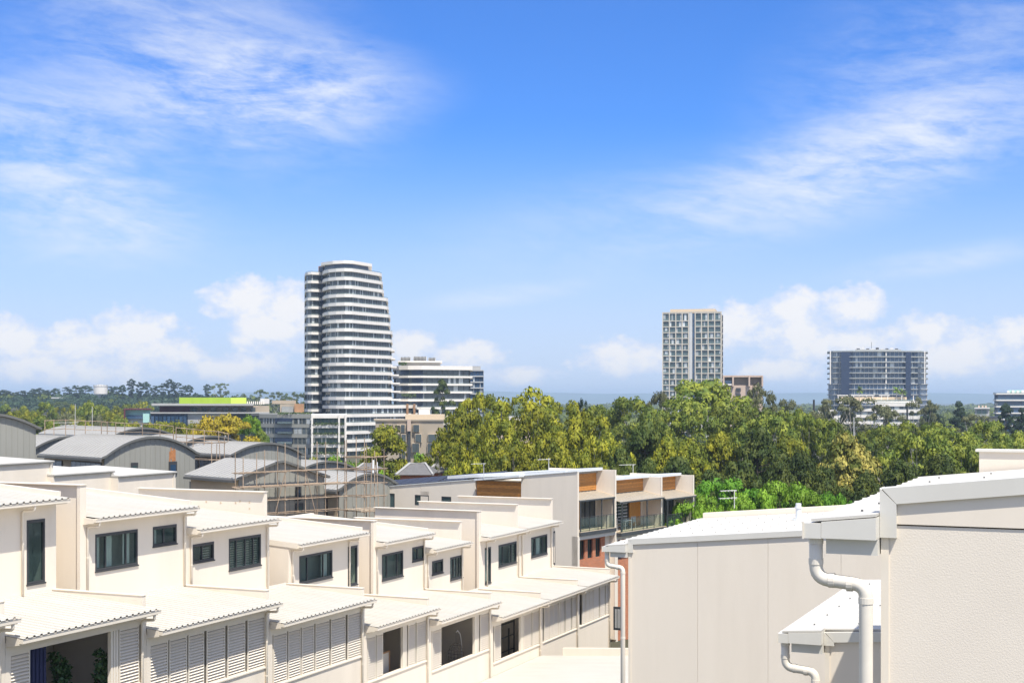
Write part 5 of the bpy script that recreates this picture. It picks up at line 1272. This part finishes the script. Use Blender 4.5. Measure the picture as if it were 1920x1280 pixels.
def quadmesh(name, c, t, q, nv=None):
    "centres and half-axes -> leaf quads, as one mesh (numpy)"
    n = len(c); V = np.empty((n, 4, 3)); V[:, 0] = c-t; V[:, 1] = c+q; V[:, 2] = c+t; V[:, 3] = c-q
    me = bpy.data.meshes.new(name); me.vertices.add(4*n); me.vertices.foreach_set('co', V.ravel())
    me.loops.add(4*n); me.loops.foreach_set('vertex_index', np.arange(4*n, dtype=np.int32)); me.polygons.add(n)
    me.polygons.foreach_set('loop_start', np.arange(0, 4*n, 4, dtype=np.int32)); me.polygons.foreach_set('loop_total', np.full(n, 4, dtype=np.int32))
    me.update(); me.validate()
    if nv is not None:
        me.polygons.foreach_set('use_smooth', np.ones(n, dtype=bool)); me.normals_split_custom_set(np.repeat(nv, 4, axis=0).tolist())
    return me
PROF = {  # kind: (crown base, radius profile over height 0..1 of the crown, clumps, clump radius, leaves per clump, leaf size, bark)
    'gum':     (.28, [(0, .24), (.25, .42), (.55, .50), (.8, .44), (1, .17)], 74, .085, 170, .0165, 'bark_pale'),
    'open':    (.34, [(0, .12), (.3, .36), (.65, .50), (.85, .40), (1, .15)], 40, .078, 170, .0155, 'bark_pale'),
    'dense':   (.10, [(0, .26), (.25, .40), (.5, .42), (.78, .30), (1, .06)], 105, .085, 150, .0165, 'bark_dark'),
    'round':   (.08, [(0, .40), (.3, .62), (.6, .62), (.85, .50), (1, .22)], 100, .11, 150, .024, 'bark_dark'),
    'dome':    (.30, [(0, .28), (.4, .46), (.75, .52), (.9, .44), (1, .24)], 90, .085, 150, .019, 'bark_dark'),
    'column':  (.06, [(0, .18), (.3, .25), (.6, .25), (.85, .20), (1, .08)], 110, .085, 130, .016, 'bark_dark'),
    'bunya':   (.25, [(0, .10), (.2, .14), (.5, .16), (.75, .24), (.9, .20), (1, .06)], 60, .06, 110, .017, 'bark_dark'),
    'conifer': (.05, [(0, .20), (.25, .34), (.5, .33), (.78, .22), (1, .04)], 95, .075, 130, .018, 'bark_dark'),
    'hoop':    (.08, [(0, .30), (.3, .34), (.55, .26), (.8, .20), (1, .05)], 48, .065, 150, .016, 'bark_dark'),
    'bush':    (.0, [(0, .55), (.4, .62), (.8, .42), (1, .12)], 60, .15, 110, .035, 'bark_dark'),
}
PROTO = {}
def proto(kind, seed):
    key = (kind, seed)
    if key in PROTO: return PROTO[key]
    b, prof, nc, cr, nl, ls, bark = PROF[kind]; g = np.random.default_rng(abs(hash(kind)) % 1000*0+seed*17+len(kind)*101)
    hs_, rs_ = [p[0] for p in prof], [p[1] for p in prof]
    ph = g.uniform(0, 6.28, 4); C = []
    for i in range(nc):
        h = g.random()**.85; a = g.uniform(0, 6.283)
        lob = 1+.22*math.sin(2*a+ph[0]+3*h)+.16*math.sin(3*a+ph[1]-4*h)+.1*math.sin(5*a+ph[2])
        R_ = np.interp(h, hs_, rs_)*lob; q = 1-.55*g.random()**1.8
        C.append((R_*q*math.cos(a), R_*q*math.sin(a), b+(1-b)*h*(1-cr*.9)+.0, cr*g.uniform(.65, 1.3)))
    C = np.array(C); n = nc*nl
    idx = np.repeat(np.arange(nc), nl); d = g.normal(size=(n, 3)); d /= np.linalg.norm(d, axis=1)[:, None]
    d[:, 2] = np.where(d[:, 2] < -.3, -d[:, 2]*.6, d[:, 2])
    rad = C[idx, 3]*(1-.5*g.random(n)**2.2)
    fl = np.array([1.15, 1.15, .72])
    ctr = C[idx, :3]+d*rad[:, None]*fl
    nv = d*np.array([1, 1, 1.1])+np.array([0, 0, .3])+g.normal(size=(n, 3))*.2; nv /= np.linalg.norm(nv, axis=1)[:, None]
    nrm = nv+g.normal(size=(n, 3))*.42; nrm /= np.linalg.norm(nrm, axis=1)[:, None]
    t = np.cross(nrm, g.normal(size=(n, 3))); t /= np.linalg.norm(t, axis=1)[:, None]; q = np.cross(nrm, t)   # t x q points along nrm... kept consistent below
    fl_ = np.sign(np.einsum('ij,ij->i', np.cross(q, t), nv)); q = q*fl_[:, None]
    s = ls*g.uniform(.6, 1.25, n)[:, None]
    me = quadmesh('crown', ctr, t*s, q*s*.62, nv); me.materials.append(MAT['leaf_gum'])
    # trunk and limbs
    m = MB(); tw = .016 if kind not in ('bunya', 'conifer', 'hoop') else .014
    forks = []
    if kind in ('gum', 'open', 'round', 'dome', 'bush'):
        top = b+.05; bend = g.normal(size=2)*.02
        m.tube([(0, 0, -.03), (bend[0]*.5, bend[1]*.5, top*.5), (bend[0], bend[1], top)], tw*1.25, 8, tw*.9)
        k = 7 if kind != 'bush' else 4
        order = np.argsort(-C[:, 2]); sel = order[:: max(1, nc//(k*3))][:k*3]
        for j in range(k):
            tgt = C[sel[(j*3) % len(sel)], :3]; a = np.array([bend[0], bend[1], top*g.uniform(.75, 1)]); mid = a*.5+tgt*.5+np.array([tgt[0]*.12, tgt[1]*.12, -.03])
            m.tube([tuple(a), tuple(a*.72+mid*.28+np.array((tgt[0]*.1, tgt[1]*.1, 0))), tuple(mid), tuple(tgt)], tw*.62, 6, tw*.16)
            for e in range(2):
                t2 = C[sel[(j*3+1+e) % len(sel)], :3]
                if np.linalg.norm(t2-mid) < .45: m.tube([tuple(mid), tuple(mid*.5+t2*.5+np.array((0, 0, -.015))), tuple(t2)], tw*.32, 5, tw*.1)
    else:
        m.tube([(0, 0, -.03), (.004, 0, .5), (0, 0, .96)], tw*1.2, 7, tw*.25)
        for j in range(0, nc, 3): c = C[j]; m.tube([(0, 0, max(.05, c[2]-.04)), tuple(c[:3])], tw*.28, 4, tw*.1)
    tm = bpy.data.meshes.new('trunk'); tm.from_pydata(m.v, [], m.f); tm.materials.append(MAT[bark]); tm.update()
    wd = 2*max(rs_); PROTO[key] = (me, tm, wd); return PROTO[key]
NT = [0]
def tree(kind, leaf, x, ytop, wpx, Z, lab, group, seed=None, name=None, zbase=None, bark=None):
    X, Y, zt = P(x, ytop, Z); gz = ground(X, Y) if zbase is None else zbase
    H = max(1.5, zt-gz); Wm = wpx*Z/F; NT[0] += 1
    me, tm, wd = proto(kind, (NT[0] if seed is None else seed) % 3)
    o = bpy.data.objects.new(name or 'tree', None); COL.objects.link(o); o.location = (X, Y, gz+CZ); o.rotation_euler = (0, 0, (NT[0]*2.399) % 6.283)
    sx = Wm/wd/.98; o.scale = (sx, sx, H/.985); tag(o, lab, 'tree' if kind != 'bush' else 'shrub', group)
    c = bpy.data.objects.new('crown' if kind != 'bush' else 'foliage', me); COL.objects.link(c); c.parent = o; c.material_slots[0].link = 'OBJECT'; c.material_slots[0].material = MAT[leaf]
    t = bpy.data.objects.new('trunk' if kind != 'bush' else 'stem', tm); COL.objects.link(t); t.parent = o
    if bark: t.material_slots[0].link = 'OBJECT'; t.material_slots[0].material = MAT[bark]
    return o
GB = 'trees of the park belt'
L1 = 'olive-crowned gum tree in the park belt behind the balcony townhouses'
L2 = 'dense dark-crowned tree in the park belt behind the balcony townhouses'
L3 = 'mid-green gum tree in the park belt below the gridded tower and blue tower'
L4 = 'grey-green gum standing further back in the park belt'
KD = {'gum': 'broad', 'open': 'loose open', 'dense': 'dense', 'round': 'round-headed'}
LF = {'leaf_olive': 'olive', 'leaf_gum': 'mid-green', 'leaf_dark': 'dark green', 'leaf_grey': 'grey-green'}
def spot(x, y, Z):
    if Z > 185: return 'in the back rows ' + ('left of the gridded tower' if x < 1240 else 'before the gridded tower' if x < 1370 else 'between the gridded and blue towers' if x < 1550 else 'before the pale stepped block' if x < 1730 else 'before the dark conifers')
    return 'in the front rows ' + ('over the solar roof' if x < 930 else 'over the timber-panelled side wall' if x < 1080 else 'over the balcony townhouses' if x < 1260 else 'over the vivid green trees' if x < 1500 else 'around the blossoming tree' if x < 1680 else 'over the stuccoed house')
def T(kind, leaf, lab, lst, grp=GB):
    for q in lst:
        l_ = lab if grp != GB else '%s %s gum %s' % (KD[kind], LF[leaf], spot(q[0], q[1], q[3]))
        tree(kind, leaf, *q[:4], l_ if len(q) < 5 else q[4], grp)
T('open', 'leaf_olive', L1, [(975, 731, 210, 172, 'spreading olive gum with bare pale limbs, tallest above the solar roof')])
T('gum', 'leaf_olive', L1, [(868, 772, 130, 165), (1085, 768, 150, 163), (845, 826, 110, 150), (935, 792, 130, 152), (1035, 806, 140, 150), (1128, 818, 120, 152), (905, 742, 110, 180), (1060, 742, 120, 182), (1000, 768, 130, 166), (960, 838, 120, 142), (1090, 845, 110, 140), (870, 862, 90, 138)])
T('dense', 'leaf_dark', L2, [(1210, 788, 110, 162), (1420, 798, 140, 160), (1165, 838, 90, 148), (1270, 855, 110, 146), (1385, 858, 120, 140), (1460, 862, 110, 140), (1335, 880, 100, 136), (1540, 872, 110, 140), (1215, 862, 90, 140), (1690, 862, 120, 142), (1625, 882, 110, 137), (1500, 845, 110, 150), (1765, 850, 110, 146), (1830, 838, 100, 150)])
T('dense', 'leaf_olive', L1, [(1290, 822, 110, 158), (1350, 808, 110, 162), (1480, 815, 100, 165), (1250, 815, 90, 160)])
T('gum', 'leaf_gum', L3, [(1325, 716, 215, 232, 'broad-domed gum rising in front of the gridded tower'), (1392, 752, 150, 216), (1275, 758, 140, 214), (1182, 748, 130, 236), (1130, 752, 100, 250), (1480, 768, 110, 216), (1512, 780, 90, 205), (1600, 800, 120, 190), (1660, 800, 120, 200), (1545, 788, 110, 210), (1712, 782, 140, 212), (1780, 800, 130, 205), (1850, 792, 120, 212), (1905, 800, 110, 205), (1740, 812, 170, 152, 'wide round-headed gum with dark inner limbs above the stuccoed house'), (1440, 782, 120, 205), (1225, 772, 110, 205), (1805, 842, 110, 150), (1875, 830, 120, 160), (1920, 840, 110, 158)])
T('open', 'leaf_grey', L4, [(1430, 722, 95, 238, 'open pale-limbed gum beside the low tan block'), (1237, 738, 75, 262), (1600, 742, 135, 330, 'loose grey-green gum in front of the pale stepped block'), (1560, 752, 70, 340), (1665, 768, 90, 300), (1832, 776, 90, 330), (1725, 745, 60, 380), (1480, 752, 80, 300), (1530, 770, 80, 290)])
T('dense', 'leaf_flower', 'tree topped with creamy yellow blossom in the park belt', [(1588, 812, 150, 150)], None)
GR = 'bright green trees behind the long pale house'
T('dome', 'leaf_bright', 'vivid green leafy tree between the balcony townhouses and the long pale house', [(1475, 906, 150, 122), (1288, 922, 110, 120), (1408, 918, 100, 119), (1520, 926, 90, 118), (1300, 944, 100, 112), (1370, 940, 100, 113)], GR)
T('dome', 'leaf_bright2', 'deeper green leafy tree among the vivid green trees beside the balcony townhouses', [(1345, 901, 150, 126), (1562, 926, 90, 120), (1440, 930, 90, 125)], GR)
GC = 'dark conifers right of the blue tower'
T('conifer', 'leaf_pine', 'dark pointed conifer among grey-green trees right of the blue tower', [(1745, 756, 42, 430), (1797, 753, 42, 425), (1665, 760, 22, 420), (1886, 757, 48, 420), (1915, 765, 30, 420), (1548, 752, 26, 440)], GC)
tree('hoop', 'leaf_dark', 830, 712, 52, 430, 'tall dark layered conifer in front of the broad white-banded block', None, name='conifer_tree')
tree('open', 'leaf_pine', 1093, 747, 30, 300, 'small dark tree top showing above the park belt against far hills', None)
tree('column', 'leaf_olive', 722, 795, 72, 195, 'column-shaped yellow-green tree in front of the tan block', None, name='column_tree', seed=1)
GM = 'trees behind the grey vaulted houses'
tree('round', 'leaf_yellow', 416, 776, 125, 262, 'golden yellow tree in front of the long green-box building', GM)
tree('round', 'leaf_yellow', 375, 800, 80, 258, 'smaller golden tree beside the big golden yellow one', GM)
tree('gum', 'leaf_bright', 470, 780, 62, 268, 'fresh green tree right of the golden yellow tree', GM)
tree('dense', 'leaf_gum', 490, 806, 46, 262, 'lower green tree against the dark glazed block', GM)
T('gum', 'leaf_olive', 'bronze-olive tree left of the golden tree, before the long building', [(262, 786, 70, 300), (335, 790, 66, 296), (300, 792, 60, 305), (235, 800, 50, 290), (355, 792, 60, 300)], GM)
T('bush', 'leaf_bright', 'bright green shrub between the scaffold and the column-shaped tree', [(625, 852, 55, 250), (660, 862, 60, 235), (695, 846, 50, 255), (600, 866, 50, 230), (790, 846, 60, 260), (825, 852, 50, 262), (712, 880, 90, 140), (868, 885, 50, 128), (560, 862, 50, 240)], 'shrubs around the tan block')
rf_ = random.Random(21)
GL = 'scattered trees below the wooded ridge'
LL = 'scattered tree on the slope below the wooded ridge, left of the green box'
for (x, y, w, Z) in [(85, 755, 50, 470), (165, 750, 52, 440), (130, 772, 60, 380), (75, 780, 60, 340), (25, 768, 60, 380), (205, 772, 50, 400), (190, 758, 44, 480), (110, 760, 36, 520), (45, 760, 40, 540), (220, 760, 40, 520), (5, 775, 60, 330), (150, 785, 60, 320), (100, 788, 60, 310), (40, 792, 60, 300), (190, 790, 50, 310), (225, 782, 46, 350), (60, 768, 40, 420), (180, 775, 46, 390), (240, 758, 40, 560), (140, 757, 36, 560), (265, 752, 36, 620), (10, 757, 40, 600)]:
    k_, f_ = rf_.choice(('gum', 'dense', 'round')), rf_.choice(('leaf_olive', 'leaf_gum', 'leaf_grey', 'leaf_gum', 'leaf_olive'))
    tree(k_, f_, x, y, w, Z, '%s %s tree behind the grey vaulted roofs, below the ridge' % (KD[k_], LF[f_]), GL)
for i in range(46):
    Z = rf_.uniform(560, 980); x = rf_.uniform(-30, 300 if Z < 760 else 580); X, Y, _ = P(x, 0, Z); h = rf_.uniform(8, 14)
    k_, f_ = rf_.choice(('gum', 'dense', 'round')), rf_.choice(('leaf_gum', 'leaf_grey', 'leaf_dark'))
    tree(k_, f_, x, HY-(ground(X, Y)+h)*F/Z, rf_.uniform(9, 15)*F/Z, Z, 'small far %s %s tree just under the wooded ridge%s' % (KD[k_], LF[f_], '' if x < 240 else ', behind the long green-box building'), GL)
GD = 'dark pines along the wooded ridge'
LD = 'dark dome-topped pine standing along the wooded ridge'
for (x, y, w) in [(8, 731, 24), (28, 736, 20), (42, 732, 24), (62, 729, 18), (75, 727, 20), (90, 731, 20), (103, 728, 18), (126, 725, 16), (143, 722, 17), (160, 723, 26), (205, 724, 18), (218, 724, 16), (230, 722, 18), (246, 710, 17), (262, 716, 17), (275, 716, 18), (291, 723, 17), (306, 718, 17), (319, 711, 16), (332, 717, 18), (345, 722, 15), (355, 722, 15), (389, 720, 15)]:
    tree('bunya', 'leaf_pine', x, y, w, 1130+rf_.uniform(-30, 40), LD, GD, name='pine_tree')
T('open', 'leaf_dark', 'open broad-crowned tree on the ridge, right of the pines', [(414, 718, 36, 1120), (452, 738, 30, 1000), (488, 731, 34, 980), (518, 734, 36, 940), (548, 735, 36, 900), (566, 738, 30, 850)], 'broad trees on the ridge')
# the wood that covers the ridge, the park floor and the plain beyond: masses nobody could count
def wood(name, lab, spots, leaf, size):
    g = np.random.default_rng(5); C = np.array(spots); nl = 46; n = len(C)*nl; idx = np.repeat(np.arange(len(C)), nl)
    d = g.normal(size=(n, 3)); d /= np.linalg.norm(d, axis=1)[:, None]; d[:, 2] = np.abs(d[:, 2])
    ctr = C[idx, :3]+d*(C[idx, 3]*g.uniform(.6, 1, n))[:, None]*np.array([1, 1, .8]); nr = d+g.normal(size=(n, 3))*.5; nr /= np.linalg.norm(nr, axis=1)[:, None]
    t = np.cross(nr, g.normal(size=(n, 3))); t /= np.linalg.norm(t, axis=1)[:, None]; q = np.cross(nr, t); s = (C[idx, 3]*size*g.uniform(.6, 1.2, n))[:, None]
    me = quadmesh(name, ctr, t*s, q*s*.7); me.materials.append(MAT[leaf]); o = bpy.data.objects.new(name, me); COL.objects.link(o); o.location = (0, 0, CZ); tag(o, lab, 'wood', kind='stuff')
sp = []
for i in range(900):
    Z = rf_.uniform(990, 1240); x = rf_.uniform(-60, 480); X, Y, _ = P(x, 0, Z); r_ = rf_.uniform(3.5, 6.5); sp.append((X, Y, ground(X, Y)+rf_.uniform(1, 6), r_))
wood('ridge_wood', 'dark mass of woodland covering the ridge under the pines', sp, 'leaf_pine', .26)
sp = []
for i in range(2600):
    Z = rf_.uniform(560, 3200)**1.0; x = rf_.uniform(-80, 2000); X, Y, _ = P(x, 0, Z)
    if x < 570 and Z < 1000: continue
    r_ = rf_.uniform(4, 7)*(1+Z/3500); sp.append((X, Y, ground(X, Y)+rf_.uniform(0, 5), r_))
wood('far_wood', 'far mass of suburban treetops reaching to the hills', sp, 'leaf_gum', .27)
sp = []
for i in range(1500):
    Z = rf_.uniform(132, 330); x = rf_.uniform(790, 1990); X, Y, _ = P(x, 0, Z); r_ = rf_.uniform(1.6, 3.4); sp.append((X, Y, ground(X, Y)+rf_.uniform(0, 3.5), r_))
wood('undergrowth', 'dark undergrowth between the trunks of the park belt', sp, 'leaf_dark', .2)
sp = []
for i in range(600):
    Z = rf_.uniform(150, 420); x = rf_.uniform(-60, 800); X, Y, _ = P(x, 0, Z); r_ = rf_.uniform(1.2, 2.6); sp.append((X, Y, ground(X, Y)+rf_.uniform(0, 2), r_))
wood('garden_growth', 'low garden growth between the houses left of the tan block', sp, 'leaf_olive', .22)
# palms on the roof terrace
def palm(x, ytop, ybase, Z, lab):
    X, Y, z1 = P(x, ytop, Z); z0 = P(x, ybase, Z)[2]; o = bpy.data.objects.new('palm_tree', None); COL.objects.link(o); o.location = (X, Y, z0+CZ); o['off'] = (X, Y, z0); tag(o, lab, 'palm', 'palms on the roof terrace')
    m = MB(); m.tube([(X, Y, z0), (X, Y, z1-1.2)], .25, 7, .2); m.build('trunk', MAT['bark_pale'], o); f = MB(); r_ = random.Random(int(x))
    for k in range(34):
        a = r_.uniform(0, 6.283); e = r_.uniform(-.5, 1.2); L_ = r_.uniform(1.8, 2.9); p = np.array((X, Y, z1-1.3)); d = np.array((math.cos(a)*math.cos(e), math.sin(a)*math.cos(e), math.sin(e))); s_ = np.array((-math.sin(a), math.cos(a), 0))*.45
        for j in range(3):
            n_ = p+d*L_/3; f.quad(tuple(p-s_*.8), tuple(p+s_*.8), tuple(n_+s_), tuple(n_-s_)); p = n_; d = d+np.array((0, 0, -.35)); d /= np.linalg.norm(d)
    f.build('fronds', MAT['leaf_palm'], o)
palm(1611, 727, 752, 657, 'bushy palm on the roof terrace, nearer the dark pole')
palm(1681, 727, 752, 657, 'bushy palm on the roof terrace, nearer its far end')
palm(1692, 730, 752, 660, 'smaller palm leaning against another on the roof terrace')

# ------------------------------------------------------------------ air
m = MB(); m.box(-8200, 8200, -70, 10600, -26.5, 66)
hz = m.build('haze', MAT['earth'], None, loc=(0, 0, 0)); hz['kind'] = 'stuff'; hz['label'] = 'thin blue summer haze over the far suburbs'
hm = bpy.data.materials.new('haze'); hm.use_nodes = True; t = hm.node_tree; t.nodes.clear(); out = t.nodes.new('ShaderNodeOutputMaterial'); v = t.nodes.new('ShaderNodeVolumePrincipled')
v.inputs['Color'].default_value = (.62, .80, 1, 1); v.inputs['Density'].default_value = .00016; v.inputs['Anisotropy'].default_value = .1; t.links.new(v.outputs[0], out.inputs['Volume'])
hz.data.materials.clear(); hz.data.materials.append(hm)
